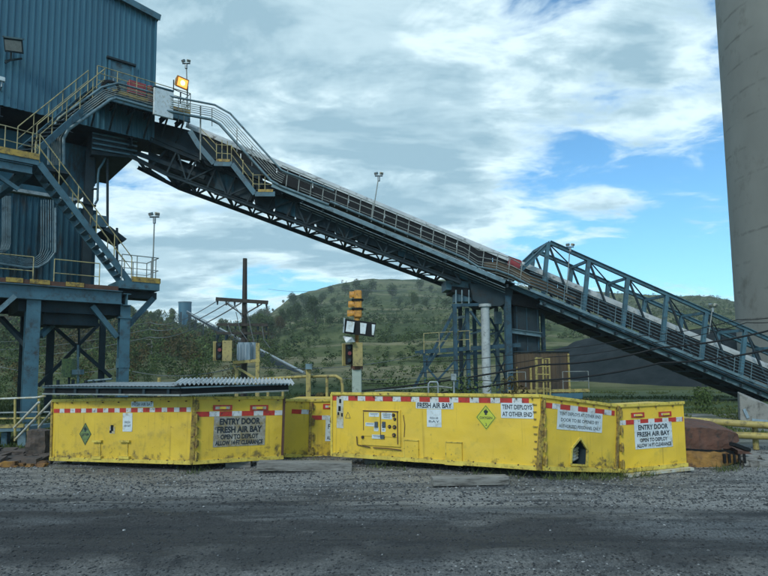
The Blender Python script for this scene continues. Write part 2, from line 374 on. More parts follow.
L.new(at.outputs['Fac'], cr.inputs[0]); L.new(cr.outputs[0], N['Principled BSDF'].inputs['Base Color']); N['Principled BSDF'].inputs['Roughness'].default_value = .85
vv, ff, tone = pebbles(95000, 5)
o = bpy.data.objects.new('gravel', npmesh('gravel', vv, ff, [m], cols=tone)); COL.objects.link(o); tag(o, 'loose grey gravel strewn over the yard', 'gravel', kind='stuff')

# ------------------------------------------------------------------ hills
SKX = [-1400,-300, 0, 60, 130, 160, 190, 215, 245, 270, 290, 330, 365, 440, 500, 560, 640, 682, 712, 740, 900, 1300, 2200]
SKY = [310, 310, 322, 322, 324, 332, 341, 338, 326, 312, 295, 284, 277, 279, 285, 290, 296, 299, 298, 305, 316, 335, 345]
DRX = [-1400, 190, 230, 290, 450, 600, 760, 1300, 2200]; DRY = [230, 235, 320, 430, 480, 450, 380, 350, 350]
def hz(x, y):
    px = np.clip(384+F*x/np.maximum(y, 1), -1400, 2200); dr = np.interp(px, DRX, DRY)
    H = 2+(368-np.interp(px, SKX, SKY))/F*dr
    d0 = 48.0; t = np.clip((y-d0)/(dr-d0), 0, 1)
    z = H*(.42*t+.58*t**1.7)
    terr = np.clip((px-230)/120, 0, 1)
    q = z/7.5; fr = q-np.floor(q); st = (np.floor(q)+np.clip((fr-.35)/.65, 0, 1)**1.5)*7.5
    z = z*(1-.45*terr)+st*.45*terr
    z = np.where(y > dr, H*(1-.35*np.clip((y-dr)/300, 0, 1)), z)
    z = z + (fbm(x/35, y/35, 4, 40)-.5)*6*np.clip((y-d0)/80, 0, 1)*(1-.6*np.clip((y-.8*dr)/(.2*dr), 0, 1)) + (fbm(x/6, y/6, 3, 41)-.5)*1.2*np.clip((y-d0)/60, 0, 1)
    return z + np.where(y <= d0, -.3, 0)
def hillmesh():
    pxs = np.linspace(-1400, 2200, 620); ds = 46*(900/46)**np.linspace(0, 1, 260)
    PX, D = np.meshgrid(pxs, ds); X = (PX-384)/F*D; Z = hz(X, D); Z[-1] = -5
    v = np.stack([X.ravel(), D.ravel(), Z.ravel()], 1); n = len(pxs)
    i, j = np.meshgrid(np.arange(len(ds)-1), np.arange(n-1), indexing='ij'); a = (i*n+j).ravel()
    return v, np.stack([a, a+1, a+n+1, a+n], 1)
m = bpy.data.materials.new('hillside'); m.use_nodes = True; N, L = nt(m); b = N['Principled BSDF']; tc = N.new('ShaderNodeTexCoord')
def nz(sc, st=(1,1,1), det=6, rg=.62):
    mp = N.new('ShaderNodeMapping'); mp.inputs['Scale'].default_value = st; L.new(tc.outputs['Object'], mp.inputs[0])
    n = N.new('ShaderNodeTexNoise'); n.inputs['Scale'].default_value = sc; n.inputs['Detail'].default_value = det; n.inputs['Roughness'].default_value = rg; L.new(mp.outputs[0], n.inputs['Vector']); return n.outputs['Fac']
def rp(sock, a, c, d=0, e=1):
    r = N.new('ShaderNodeMapRange'); r.inputs[1].default_value = a; r.inputs[2].default_value = c; r.inputs[3].default_value = d; r.inputs[4].default_value = e; L.new(sock, r.inputs[0]); return r.outputs[0]
def mx(fac, a, c):
    x = N.new('ShaderNodeMix'); x.data_type = 'RGBA'; L.new(fac, x.inputs[0])
    for i, q in ((6, a), (7, c)):
        if isinstance(q, tuple): x.inputs[i].default_value = (*q, 1)
        else: L.new(q, x.inputs[i])
    return x.outputs[2]
c = mx(rp(nz(.012), .38, .62), (.065,.096,.036), (.125,.142,.060))
c = mx(rp(nz(.09, (1, 1, 2.5)), .45, .62), c, (.040,.062,.025))
c = mx(rp(nz(.045, (.35, .35, 9)), .52, .62, 0, .8), c, (.21,.20,.12))
c = mx(rp(nz(.5), .5, .75, 0, .6), c, (.022,.035,.015))
L.new(c, b.inputs['Base Color']); b.inputs['Roughness'].default_value = 1; b.inputs['Specular IOR Level'].default_value = .1
bp = N.new('ShaderNodeBump'); bp.inputs['Strength'].default_value = .8; bp.inputs['Distance'].default_value = 2; L.new(nz(.35), bp.inputs['Height']); L.new(bp.outputs[0], b.inputs['Normal'])
v, f = hillmesh()
o = bpy.data.objects.new('hills', npmesh('hills', v, f, [m], smooth=True)); COL.objects.link(o); tag(o, 'terraced green hillside behind the plant', kind='structure')

# ------------------------------------------------------------------ trees
def leafmat(name, c1, c2, c3):
    m = bpy.data.materials.new(name); m.use_nodes = True; N, L = nt(m); b = N['Principled BSDF']
    at = N.new('ShaderNodeAttribute'); at.attribute_name = 'tone'
    r = N.new('ShaderNodeValToRGB'); r.color_ramp.elements[0].color = (*c1, 1); r.color_ramp.elements[1].color = (*c3, 1); e = r.color_ramp.elements.new(.5); e.color = (*c2, 1)
    L.new(at.outputs['Fac'], r.inputs[0]); L.new(r.outputs[0], b.inputs['Base Color']); b.inputs['Roughness'].default_value = .9; b.inputs['Specular IOR Level'].default_value = .15
    return m
LM = [None]*0+[leafmat('leaf_dark', (.022,.042,.018), (.038,.066,.024), (.062,.098,.034)),
      leafmat('leaf_green', (.034,.060,.020), (.058,.092,.028), (.092,.128,.042)),
      leafmat('leaf_autumn', (.045,.040,.016), (.070,.058,.022), (.10,.085,.034))]
def crown(h, w, n, seed, ls=.5, low=.15, nb=11):
    """leaf-clump faces spread over a cluster of uneven lobes; base at z=0"""
    r = np.random.default_rng(seed)
    cz = h*(low+(1-low)*(.25+.6*r.random(nb))); a = r.random(nb)*6.28; rad = w*.5*.6*r.random(nb)**.6*(1.15-np.abs(cz/h-.5)*1.3)
    cen = np.stack([np.cos(a)*rad, np.sin(a)*rad, cz], 1); cr_ = w*(.17+.16*r.random(nb))
    cen[0] = (0, 0, h*.82); cr_[0] = w*.2
    k = r.integers(0, nb, n); d = r.normal(size=(n, 3)); d /= np.linalg.norm(d, axis=1)[:, None]
    rr = (.55+.5*r.random(n)**.5); p = cen[k]+d*cr_[k][:, None]*rr[:, None]*np.array([1, 1, .9])
    s = ls*(.5+.8*r.random(n)); u = r.normal(size=(n, 3)); u /= np.linalg.norm(u, axis=1)[:, None]
    u = u-d*.5*(u*d).sum(1)[:, None]; w_ = np.cross(u, d+.5*r.normal(size=(n, 3))); w_ /= np.linalg.norm(w_, axis=1)[:, None]+1e-6
    u = u*s[:, None]; w_ = w_*s[:, None]*.7
    v = np.stack([p-u, p-w_*.9+u*.1, p+u, p+w_], 1).reshape(-1, 3)
    lob = r.random(nb)*.35
    tone = np.repeat(np.clip(.30+lob[k]+.35*(r.random(n)-.35), 0, 1), 4)
    return v, np.arange(4*n).reshape(-1, 4), tone
def make_tree(h, w, n, seed, li, ls, group, label, cat='tree', name='tree'):
    root = thing(name, (0, 0, 0), label, cat, group)
    v, f, t = crown(h, w, n, seed, ls)
    c = bpy.data.objects.new('crown', npmesh('crown', v, f, [LM[li]], cols=t)); COL.objects.link(c); c.parent = root
    tr = MB(); tr.tube([(0,0,-.6), (.05*w,0,h*.35), (0,.03*w,h*.75)], h*.022, 6, 0, h*.008)
    rr = random.Random(seed)
    for q in range(4):
        a = rr.random()*6.28; z = h*(.3+.12*q)
        tr.tube([(0,0,z), (math.cos(a)*w*.18, math.sin(a)*w*.18, z+h*.12), (math.cos(a)*w*.3, math.sin(a)*w*.3, z+h*.26)], h*.009, 4, 0, h*.003)
    tr.build('trunk', M['wood'], root)
    return root
WOODG = 'trees standing on the wooded hillside'
protos = [make_tree(10, 7.5, 2600, 1, 0, .26, WOODG, 'dark green leafy tree on the far wooded hillside', name='hillside_tree'),
          make_tree(11, 7.0, 2600, 2, 1, .26, WOODG, 'mid green leafy tree on the far wooded hillside', name='hillside_tree'),
          make_tree(9, 6.5, 2300, 3, 2, .25, WOODG, 'brownish autumn tree on the far wooded hillside', name='hillside_tree'),
          make_tree(5, 5.0, 1400, 4, 0, .20, WOODG, 'small dark round tree on the far terraced hillside', name='hillside_tree'),
          make_tree(12, 6.0, 2600, 6, 1, .25, WOODG, 'tall narrow green tree on the far wooded hillside', name='hillside_tree')]
used = set()
def plant(k, px, d, sc=1.0, rz=None):
    o = protos[k] if k not in used else copy_tree(protos[k]); used.add(k)
    x = (px-384)/F*d; o.location = (x, d, float(hz(np.array([x]), np.array([d]))[0]))
    o.rotation_euler.z = random.random()*6.28; o.scale = (sc, sc, sc*random.uniform(.9, 1.15))
rt = random.Random(3)
# left ridge line and slope
for i in range(46):
    px = rt.uniform(-60, 262); dr = float(np.interp(px, DRX, DRY)); d = dr*rt.uniform(.90, 1.0)
    plant(rt.choice([0,1,1,2,4,4]), px, d, rt.uniform(.65, 1.0)*(1 if px < 225 else .6))
for i in range(56):
    px = rt.uniform(-60, 300); d = rt.uniform(165, 238); plant(rt.choice([0,0,1,1,2,4]), px, d, rt.uniform(.5, .85))
# dark round trees in a line on the terraced hill
for px in (293, 301, 306, 312, 322, 331, 345, 352, 356, 361, 367, 372, 392, 421, 432, 508):
    plant(3, px, float(np.interp(px, DRX, DRY))*rt.uniform(.70, .80), rt.uniform(.8, 1.6))
for i in range(16):
    px = rt.uniform(300, 640); d = float(np.interp(px, DRX, DRY))*rt.uniform(.35, .72); plant(rt.choice([0,3,3,1,3]), px, d, rt.uniform(.6, 1.0))
for px in (264.5, 272.5, 283):
    plant(3, px, float(np.interp(px, DRX, DRY))*.99, .5)
# distant woodland mass
def wood_mass(n, seed):
    r = np.random.default_rng(seed); vs = []; fs = []; ts = []; ks = []; b = 0
    base = [crown(1, 1.0, 150, 100+i, .052, .03, 6) for i in range(10)]; small = [crown(1, 1.0, 64, 200+i, .085, .0, 5) for i in range(10)]
    cnt = 0
    while cnt < n:
        px = r.uniform(-500, 1150); dr = np.interp(px, DRX, DRY); t = r.random()**.8; d = 34+(dr-34)*t
        left = px < 268
        dens = (1.0 if d > 150 else (.35 if d > 105 else .16)) if left else (.9 if t < .66 else (.45 if t < .85 else .12))
        if 480 < px < 800: dens = .6 if t > .15 else .1
        cl = float(fbm(np.array([px/22]), np.array([d/30]), 3, 77)[0])
        if not left and cl < .47: dens *= .35
        if px > 545 and d < 125: continue
        if r.random() > dens: continue
        x = (px-384)/F*d; z = float(hz(np.array([x]), np.array([d]))[0])
        h = (r.uniform(3.5, 7.5) if left else r.uniform(1.0, 2.0+2.2*r.random()**2))*float(np.interp(d, [34, 58, 90, 150], [.2, .4, .65, 1]))
        v, f, tn = (base if left else small)[cnt % 10]; w = h*r.uniform(.75, 1.1) if left else h*r.uniform(.9, 1.7)
        vs.append(v*np.array([w, w, h])+np.array([x, d, z-.3])); fs.append(f+b); b += len(v); ts.append(np.clip(tn+r.uniform(-.12, .12), 0, 1))
        kk = 2 if (left and r.random() < .30) else (0 if r.random() < .5 else 1)
        ks.append(np.full(len(f), kk)); cnt += 1
    return np.concatenate(vs), np.concatenate(fs), np.concatenate(ts), np.concatenate(ks)
v, f, t, k = wood_mass(13000, 8)
o = bpy.data.objects.new('woodland', npmesh('woodland', v, f, LM, k=k, cols=t)); COL.objects.link(o); tag(o, 'distant dark green woodland and scrub covering the hillside', 'woodland', kind='stuff')

# rough grass and weeds behind the bays
def weeds(n, seed):
    r = np.random.default_rng(seed); y = 14.5*(46/14.5)**r.random(n); x = (r.random(n)*2-1)*(y*.75+1)
    cl = fbm(x*.35, y*.35, 3, 55); k = cl > .45; x = x[k]; y = y[k]; n = len(x)
    h = (.06+.20*r.random(n)**2.5)*(.6+y/35)*.8*np.where(x > 4, .55, 1); a = r.random(n)*6.28; w = .012*y/12+.015
    dx = np.cos(a)*w; dy = np.sin(a)*w; lx = r.normal(size=n)*h*.35; ly = r.normal(size=n)*h*.35; z = np.where(y < 24, gz(x, y), -.08)
    v = np.stack([np.stack([x-dx, y-dy, z], 1), np.stack([x+dx, y+dy, z], 1), np.stack([x+lx, y+ly, z+h], 1)], 1).reshape(-1, 3)
    return v, np.arange(3*n).reshape(-1, 3), np.repeat(r.random(n), 3)
v, f, t = weeds(90000, 4)
GR = leafmat('grass_blade', (.04,.06,.02), (.065,.095,.03), (.11,.13,.05))
r_ = np.random.default_rng(9); nb_ = 2600; u_ = r_.random(nb_)
pth = np.array([(-7.3,12.6),(-3.85,11.4),(-2.2,12.4),(-1.2,12.3),(2.8,10.35),(4.6,11.25),(6.3,11.8),(9,12.6)])
sg = (r_.random(nb_)**.7*(len(pth)-1)); i_ = np.minimum(sg.astype(int), len(pth)-2); fr_ = (sg-i_)[:, None]; pp = pth[i_]*(1-fr_)+pth[i_+1]*fr_+r_.normal(size=(nb_, 2))*.10
kk_ = fbm(pp[:, 0]*1.3, pp[:, 1]*1.3, 3, 91) > .50; pp = pp[kk_]; nb_ = len(pp); h_ = .04+.16*r_.random(nb_)**2; a_ = r_.random(nb_)*6.28; zz_ = gz(pp[:, 0], pp[:, 1])
v2 = np.stack([np.stack([pp[:, 0]-np.cos(a_)*.007, pp[:, 1]-np.sin(a_)*.007, zz_], 1), np.stack([pp[:, 0]+np.cos(a_)*.007, pp[:, 1]+np.sin(a_)*.007, zz_], 1), np.stack([pp[:, 0]+r_.normal(size=nb_)*h_*.5, pp[:, 1]+r_.normal(size=nb_)*h_*.5, zz_+h_], 1)], 1).reshape(-1, 3)
f = np.concatenate([f, np.arange(3*nb_).reshape(-1, 3)+len(v)]); v = np.concatenate([v, v2]); t = np.concatenate([t, np.repeat(r_.random(nb_), 3)])
o = bpy.data.objects.new('weeds', npmesh('weeds', v, f, [GR], cols=t)); COL.objects.link(o); tag(o, 'rough grass and weeds on the ground behind the yard', 'weeds', kind='stuff')
def bush(px, py, D, h, w, li, label, seed, n=500, ls=.07):
    p = P(px, py, D); root = thing('bush', (p.x, p.y, -.08), label, 'bush')
    v, f, t = crown(h, w, n, seed, ls, 0, 8)
    c = bpy.data.objects.new('foliage', npmesh('foliage', v, f, [LM[li]], cols=t)); COL.objects.link(c); c.parent = root
    st = MB()
    for i in range(5):
        a = i*1.3; st.tube([(0,0,0), (math.cos(a)*w*.12, math.sin(a)*w*.12, h*.4), (math.cos(a)*w*.28, math.sin(a)*w*.28, h*.8)], .018, 4, 0, .006)
    st.build('stem', M['wood'], root)
bush(510, 390, 24, 1.9, 1.6, 2, 'yellowish green bush at the foot of the trestle by the brown shed', 31)
bush(322, 392, 19, 1.35, 1.0, 2, 'yellow leaved bush beside the signal post rail', 32)
bush(462, 390, 22, 1.7, 2.6, 1, 'green bush growing in front of the pale round column', 33)
bush(425, 392, 25, 1.5, 2.2, 1, 'ragged green bush left of the trestle', 34)
bush(392, 392, 27, 1.6, 2.4, 0, 'dark low bush right of the signal post', 35)
bush(588, 400, 20, .95, .9, 2, 'small pale bush under the end of the trestle platform', 36)
bush(702, 415, 26, 1.0, 1.8, 1, 'green bush against the foot of the concrete silo', 37)
# ------------------------------------------------------------------ lettering
def text_mb(body, o, U, V, Nn, w, h, bold=.012, mi=0):
    """letters extruded 1.5 mm, centred on o, w wide and h tall"""
    cu = bpy.data.curves.new('t', 'FONT'); cu.body = body; cu.size = 1; cu.offset = bold; cu.extrude = 0; cu.resolution_u = 3
    to = bpy.data.objects.new('t', cu); COL.objects.link(to); bpy.context.view_layer.update()
    me = bpy.data.meshes.new_from_object(to.evaluated_get(bpy.context.evaluated_depsgraph_get()))
    bpy.data.objects.remove(to); bpy.data.curves.remove(cu)
    co = np.array([v.co[:] for v in me.vertices]); fs = [tuple(p.vertices) for p in me.polygons]
    mn = co.min(0); mx_ = co.max(0); bpy.data.meshes.remove(me)
    vs = [V3(o)+U*((c[0]-(mn[0]+mx_[0])/2)/(mx_[0]-mn[0])*w)+V*((c[1]-(mn[1]+mx_[1])/2)/(mx_[1]-mn[1])*h)+Nn*.0 for c in co]
    return MB().add(vs, fs, mi)

class Face:
    def __init__(s, pb, qb, pt, qt):
        s.pb, s.qb, s.pt, s.qt = map(V3, (pb, qb, pt, qt))
        s.U = (s.qb-s.pb+s.qt-s.pt).normalized(); s.V = V3((0,0,1)); s.V = (s.V-s.U*s.V.dot(s.U)).normalized(); s.N = s.U.cross(s.V)
        s.W = ((s.qb-s.pb).length+(s.qt-s.pt).length)/2; s.H = ((s.pt-s.pb).length+(s.qt-s.qb).length)/2
    def at(s, px, py, off=0):
        o = s.pb+s.N*off; r = ray(px, py); return C0+r*((o-C0).dot(s.N)/r.dot(s.N))
    def rect(s, mb, x0, y0, x1, y1, th, off=0, mi=0):
        a = s.at(x0, (y0+y1)/2); b = s.at(x1, (y0+y1)/2); c = s.at((x0+x1)/2, y0); d = s.at((x0+x1)/2, y1)
        w = (b-a).dot(s.U); h = (c-d).dot(s.V); ce = (a+b)/2; ce = ce+s.V*(((c+d)/2-ce).dot(s.V))
        mb.obox(ce+s.N*(off+th/2), s.U, s.V, s.N, w, h, th, mi); return ce+s.N*(off+th), w, h
    def up(s, u, v):    # bilinear point, u,v in 0..1
        return (s.pb*(1-u)+s.qb*u)*(1-v)+(s.pt*(1-u)+s.qt*u)*v
def tape(face, root, v, hh, period, first, red=M['red'], white=M['white'], u0=.0, u1=1., duty=.56, worn=()):
    """band of red and white reflective squares at height v (0..1)"""
    mb = MB(); u = u0; i = first; L_ = face.W
    du = period/L_
    while u < u1-1e-3:
        w = du*(duty if i % 2 == 0 else 1-duty); e = min(u+w, u1)
        a = face.up(u, v); b = face.up(e, v); c = (a+b)/2
        if i not in worn:
            mb.obox(c+face.N*.004, face.U, face.V, face.N, (b-a).length, hh, .003, 0 if i % 2 == 0 else 1)
        u = e; i += 1
    return mb.build('reflective_tape', [red, white], root)
def sign(face, root, x0, y0, x1, y1, lines, m=None, ink=None, name='sign', off=.003, bold=.012, rows=None, fill=.8, label=None):
    mb = MB(); c, w, h = face.rect(mb, x0, y0, x1, y1, .004, off)
    s = mb.build(name, m or M['sign'], root)
    if label: s['label'] = label
    n = len(lines); rows = rows or [1]*n; tot = sum(rows); yy = h/2*.94; H = h*.94
    t = MB()
    for ln, r_ in zip(lines, rows):
        hh = H*r_/tot
        if ln:
            k = min(1, len(ln)/max(len(l) for l in lines)*1.15) if len(lines) < 4 else {0: .86, 1: .95, 2: .80, 3: 1}[lines.index(ln)]*(1 if lines[0] else .8)
            tm = text_mb(ln, c+face.V*(yy-hh/2)+face.N*.0015, face.U, face.V, face.N, w*.92*k, hh*fill*.82, bold); t.add(tm.v, tm.f)
        yy -= hh
    if t.v: t.build('lettering', ink or M['ink'], s)
    return s
def placard(face, root, x0, y0, x1, y1, word, m, ink, flame=True, num=True):
    a = face.at(x0, (y0+y1)/2); b = face.at(x1, (y0+y1)/2); c = face.at((x0+x1)/2, y0); d = face.at((x0+x1)/2, y1); n = face.N
    ce = (a+b)/2; ce = ce+face.V*(((c+d)/2-ce).dot(face.V)); hw = (b-a).dot(face.U)/2; hh = (c-d).dot(face.V)/2
    mb = MB(); mb.prism([ce-face.U*hw+n*.003, ce-face.V*hh+n*.003, ce+face.U*hw+n*.003, ce+face.V*hh+n*.003], n*.003)
    s = mb.build('oxygen_placard', m, root); t = MB(); e = n*.0075
    k = .93; k2 = .87
    P4 = [(-1,0),(0,-1),(1,0),(0,1)]
    for i in range(4):
        p, q = P4[i], P4[(i+1)%4]
        f = lambda z, g: ce+e+face.U*(hw*z[0]*g)+face.V*(hh*z[1]*g)
        t.add([f(p,k2), f(q,k2), f(q,k), f(p,k)], [(0,1,2,3)])
    if flame:
        fl = [(-.16,.32),(.16,.32),(.22,.44),(.14,.56),(.10,.50),(.04,.72),(-.06,.54),(-.10,.60),(-.22,.46)]
        t.add([ce+e+face.U*(hw*a_)+face.V*(hh*b_) for a_, b_ in fl], [tuple(range(9))])
        ring = [(.13*math.cos(q*.785), .25+.07*math.sin(q*.785)) for q in range(8)]
        t.add([ce+e+face.U*(hw*a_)+face.V*(hh*b_) for a_, b_ in ring], [tuple(range(8))])
    tm = text_mb(word, ce+e-face.V*hh*.04, face.U, face.V, n, hw*1.25, hh*.20, .02); t.add(tm.v, tm.f)
    if num: tm = text_mb('2', ce+e-face.V*hh*.56, face.U, face.V, n, hw*.16, hh*.2, .02); t.add(tm.v, tm.f)
    t.build('lettering', ink, s); return s

# ------------------------------------------------------------------ fresh air bays
def crn(px, yt, yb, D):
    a = P(px, yb, D); b = P(px, yt, D); x = (a.x+b.x)/2; return (V3((x, D, a.z)), V3((x, D, b.z)))
def bay(name, label, cs, fronts, group, m, holes=None, prongs=True):
    """cs: corners (bottom, top) in order, viewer's side first; fronts: number of sides facing the viewer"""
    base = cs[0][0]; root = thing(name, (base.x, base.y, base.z), label, 'refuge shelter', group)
    n = len(cs); body = MB(); vs = [c[0] for c in cs]+[c[1] for c in cs]; fs = [tuple(range(n))[::-1], tuple(range(n, 2*n))]
    for i in range(n):
        j = (i+1) % n
        if holes and i == holes[0]: continue
        fs.append((i, j, n+j, n+i))
    body.add(vs, fs)
    faces = [Face(cs[i][0], cs[i+1][0], cs[i][1], cs[i+1][1]) for i in range(fronts)]
    if holes:
        fc = faces[holes[0]]; x0, y0, x1, y1, ym = holes[1]      # pointed opening in pixels of its face
        c, w, h = fc.rect(MB(), x0, y0, x1, y1, 0); c = c
        A = c-fc.U*w/2-fc.V*h/2; B = c+fc.U*w/2-fc.V*h/2; sh = fc.at((x0+x1)/2, ym); hs = (sh-A).dot(fc.V)
        Cc = B+fc.V*hs; E = A+fc.V*hs; Tp = c+fc.V*h/2
        mb_ = fc.pb+fc.U*((c-fc.pb).dot(fc.U)); mt_ = mb_+fc.V*((fc.qt-fc.pt).dot(fc.V)*.5+(fc.pt-mb_).dot(fc.V))
        mb2 = c-fc.V*h/2
        body.add([fc.pb, mb_, mb2, A, E, Tp, mt_, fc.pt], [tuple(range(8))]); body.add([mb_, fc.qb, fc.qt, mt_, Tp, Cc, B, mb2], [tuple(range(8))])
        ring = [A, B, Cc, Tp, E]; dd = -fc.N*.28
        rc = MB(); rc.add(ring+[p+dd for p in ring], [((i+1)%5, i, 5+i, 5+(i+1)%5) for i in range(5)]+[(5,6,7,8,9)])
        rc.build('opening_recess', M['steel_dk'], root)
        fr = MB()
        for i in range(5): fr.beam(ring[i]+fc.N*.01, ring[(i+1)%5]+fc.N*.01, .035, .035)
        fr.build('opening_frame', M['yedge'], root)
        hang = MB()
        for k_ in range(4):
            q0 = A+fc.U*(w*.12)+fc.V*(hs*(.35+.2*k_))-fc.N*.2; q1 = q0+fc.U*(w*.78)
            hang.tube([q0+fc.V*.02, (q0+q1)/2-fc.V*.03+fc.N*.05, q1+fc.V*.015], .035, 6)
        hang.build('rolled_tarp', M['sign_worn'], root)
    body.build('body', m, root)
    for fc in faces:
        tr = MB(); tr.beam(fc.pt+fc.N*.012, fc.qt+fc.N*.012, .05, .055); tr.build('top_rail', M['yedge'], root)
        br = MB(); br.beam(fc.pb+fc.N*.014+fc.V*.03, fc.qb+fc.N*.014+fc.V*.03, .06, .075); br.build('bottom_rail', M['yedge'], root)
        for i in range(int(fc.W/.42)+1):
            u = min(.97, .04+i*.42/fc.W)
            for v in ((.05, .955)):
                p = fc.up(u, v)+fc.N*.03; bl = MB(); bl.obox(p, fc.U, fc.V, fc.N, .022, .022, .03); bl.build('bolt', M['rustm'], root)
    return root, faces
BG = 'yellow fresh air bays set out in a row on the yard'
# left bay
c0 = crn(52, 400.5, 460, 12.7); c1 = crn(193, 398, 464, 11.5); c2 = crn(283, 397.5, 458.5, 12.5)
bk = V3((.33, .94, 0))*1.46
c3 = (c2[0]+V3((-3.1, 1.2, 0)), c2[1]+V3((-3.1, 1.2, 0))); c4 = (c0[0]+bk*.9, c0[1]+bk*.9)
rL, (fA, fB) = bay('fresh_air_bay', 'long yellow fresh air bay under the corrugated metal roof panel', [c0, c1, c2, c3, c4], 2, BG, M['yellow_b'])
tape(fA, rL, .824, .088, .30, 0, u0=.01, u1=.985); tape(fB, rL, .75, .10, .46, 0, u0=.03, u1=.99)
sign(fA, rL, 131.5, 401.5, 153.5, 407, ['FRESH AIR BAY'], ink=M['ink2'])
sign(fA, rL, 123, 413, 132.5, 431.5, ['', '', 'FRESH', 'AIR BAY', ''], ink=M['ink2'], name='notice')
placard(fA, rL, 79.5, 422.5, 91.5, 445.5, 'OXYGEN', M['diam2'], M['ink'], num=False)
s_ = MB(); fA.rect(s_, 110, 426.5, 115, 433.5, .004, .003); s_.build('torn_sticker', M['sign_worn'], rL)
s_ = MB(); fA.rect(s_, 111, 425, 113.6, 431, .003, .008); fA.rect(s_, 110, 430.5, 112, 432.8, .003, .012); s_.build('torn_sticker', M['black'], rL)
for (x0, x1) in ((94, 103), (121, 131)):
    s_ = MB(); fA.rect(s_, x0, 440, x1, 442, .06, 0); fA.rect(s_, (x0+x1)/2+1.5, 442, (x0+x1)/2+2.3, 457, .02, 0); fA.rect(s_, x0, 456, x1, 458.5, .07, 0); s_.build('forklift_pocket', M['yedge'], rL)
sign(fB, rL, 213.5, 416.3, 265, 446, ['ENTRY DOOR', 'FRESH AIR BAY', 'OPEN TO DEPLOY', 'ALLOW 14 FT CLEARANCE'], m=M['sign_old'], rows=[1.2, 1.2, .9, .85], bold=.045, fill=.98)
def handle_slots(fc, root, slots):
    for (x0, y0, x1, y1) in slots:
        s_ = MB(); fc.rect(s_, x0, y0, x1, y1, .012, .002, 0); fc.rect(s_, x0+2.2, y0+1.4, x1-2.2, y1-1.4, .006, .016, 1); fc.rect(s_, (x0+x1)/2-3, y0+1.6, (x0+x1)/2+3, y1-1.6, .03, .02, 2)
        s_.build('door_handle', [M['red'], M['sign_worn'], M['yellow']], root)
handle_slots(fB, rL, ((213, 405, 232, 410.5), (250, 405, 268, 410.5)))
def hinges(fc, root, u, n=4, mm=None):
    for i in range(n):
        v = .12+.76*i/(n-1); p = fc.up(u, v); s_ = MB(); s_.tube([p-fc.V*.09+fc.N*.045, p+fc.V*.09+fc.N*.045], .022, 8); s_.obox(p+fc.N*.022, fc.U, fc.V, fc.N, .10, .12, .02)
        s_.build('hinge', mm or M['hinge'], root)
def post(root, c, fc, w=.07, mm=None, off=.0):
    s_ = MB(); s_.obox((c[0]+c[1])/2+fc.N*off, fc.U, fc.V, fc.N, w, (c[1]-c[0]).length*.99, w); s_.build('corner_post', mm or M['hinge'], root)
hinges(fB, rL, .03, 5); post(rL, c1, fB, .07); post(rL, c0, fA, .05); post(rL, c2, fB, .05, M['rustm'])
# middle bay
a0 = crn(283.5, 400, 456.5, 13.1); a1 = crn(310, 400.5, 458, 13.5); a2 = crn(372, 399.5, 459, 13.8)
d_ = V3((.12, 1.5, 0)); a3 = (a2[0]+d_, a2[1]+d_); a4 = (a0[0]+d_, a0[1]+d_)
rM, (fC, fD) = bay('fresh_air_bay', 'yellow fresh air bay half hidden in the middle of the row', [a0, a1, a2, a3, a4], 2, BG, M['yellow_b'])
tape(fC, rM, .80, .10, .44, 0, u0=.3, u1=1); tape(fD, rM, .70, .10, .44, 0, u0=.02, u1=.98)
sign(fD, rM, 325.5, 416, 364, 441, ['ENTRY DOOR', 'FRESH AIR BAY', 'OPEN TO DEPLOY', 'ALLOW 14 FT CLEARANCE'], rows=[1.15, 1.15, .95, .9], bold=.02, fill=.92)
handle_slots(fD, rM, ((323, 404, 340, 409),)); hinges(fD, rM, .04, 4); post(rM, a1, fD, .06)
# right long bay
b0 = crn(332, 393.4, 455.5, 12.4); b1 = crn(541, 395.6, 470, 10.44); b2 = crn(617, 405.5, 472, 11.37)
e_ = V3((1.1, .58, 0)); b3 = (b2[0]+V3((-.55, 1.0, .05)), b2[1]+V3((-.55, 1.0, .05))); b4 = (b0[0]+e_, b0[1]+e_)
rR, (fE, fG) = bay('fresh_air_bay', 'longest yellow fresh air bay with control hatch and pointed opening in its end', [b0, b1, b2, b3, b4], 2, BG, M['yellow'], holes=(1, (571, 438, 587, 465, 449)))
tape(fE, rR, .925, .097, .405, 0, u0=.0, u1=.955); tape(fG, rR, .88, .097, .45, 0, u0=.02, u1=.98)
sign(fE, rR, 416, 402.2, 453.5, 408.8, ['FRESH AIR BAY'], bold=.03, fill=1.05)
sign(fE, rR, 427, 409.2, 441.5, 427, ['', '', 'FRESH AIR', 'BAY', ''], ink=M['ink2'], name='notice')
placard(fE, rR, 476, 404.5, 496.3, 430.2, 'OXYGEN', M['diam'], M['ink'])
sign(fE, rR, 501, 403, 533.5, 418.3, ['TENT DEPLOYS', 'AT OTHER END'], bold=.025, fill=.8)
sign(fG, rR, 557, 411.5, 602, 431, ['TENT DEPLOYS AT OTHER END', 'DOOR TO BE OPENED BY', 'AUTHORIZED PERSONNEL ONLY'], bold=.012, fill=.66)
s_ = MB(); fE.rect(s_, 336.8, 396.5, 343.5, 428, .004, .003); s_.build('torn_sticker', M['sign_worn'], rR)
s_ = MB()
for (x0, y0, x1, y1) in ((338.6, 406, 341, 411), (337.8, 412, 339.4, 415), (341.4, 413, 343, 416.5), (339.4, 399, 341.4, 403)): fE.rect(s_, x0, y0, x1, y1, .003, .008)
s_.build('torn_sticker', M['black'], rR)
s_ = MB(); t0 = [fE.at(345.5, 418), fE.at(350.5, 418), fE.at(348, 412)]
for i in range(3): s_.beam(t0[i]+fE.N*.004, t0[(i+1)%3]+fE.N*.004, .006, .006, 0, fE.N)
s_.build('warning_triangle', M['ink2'], rR)
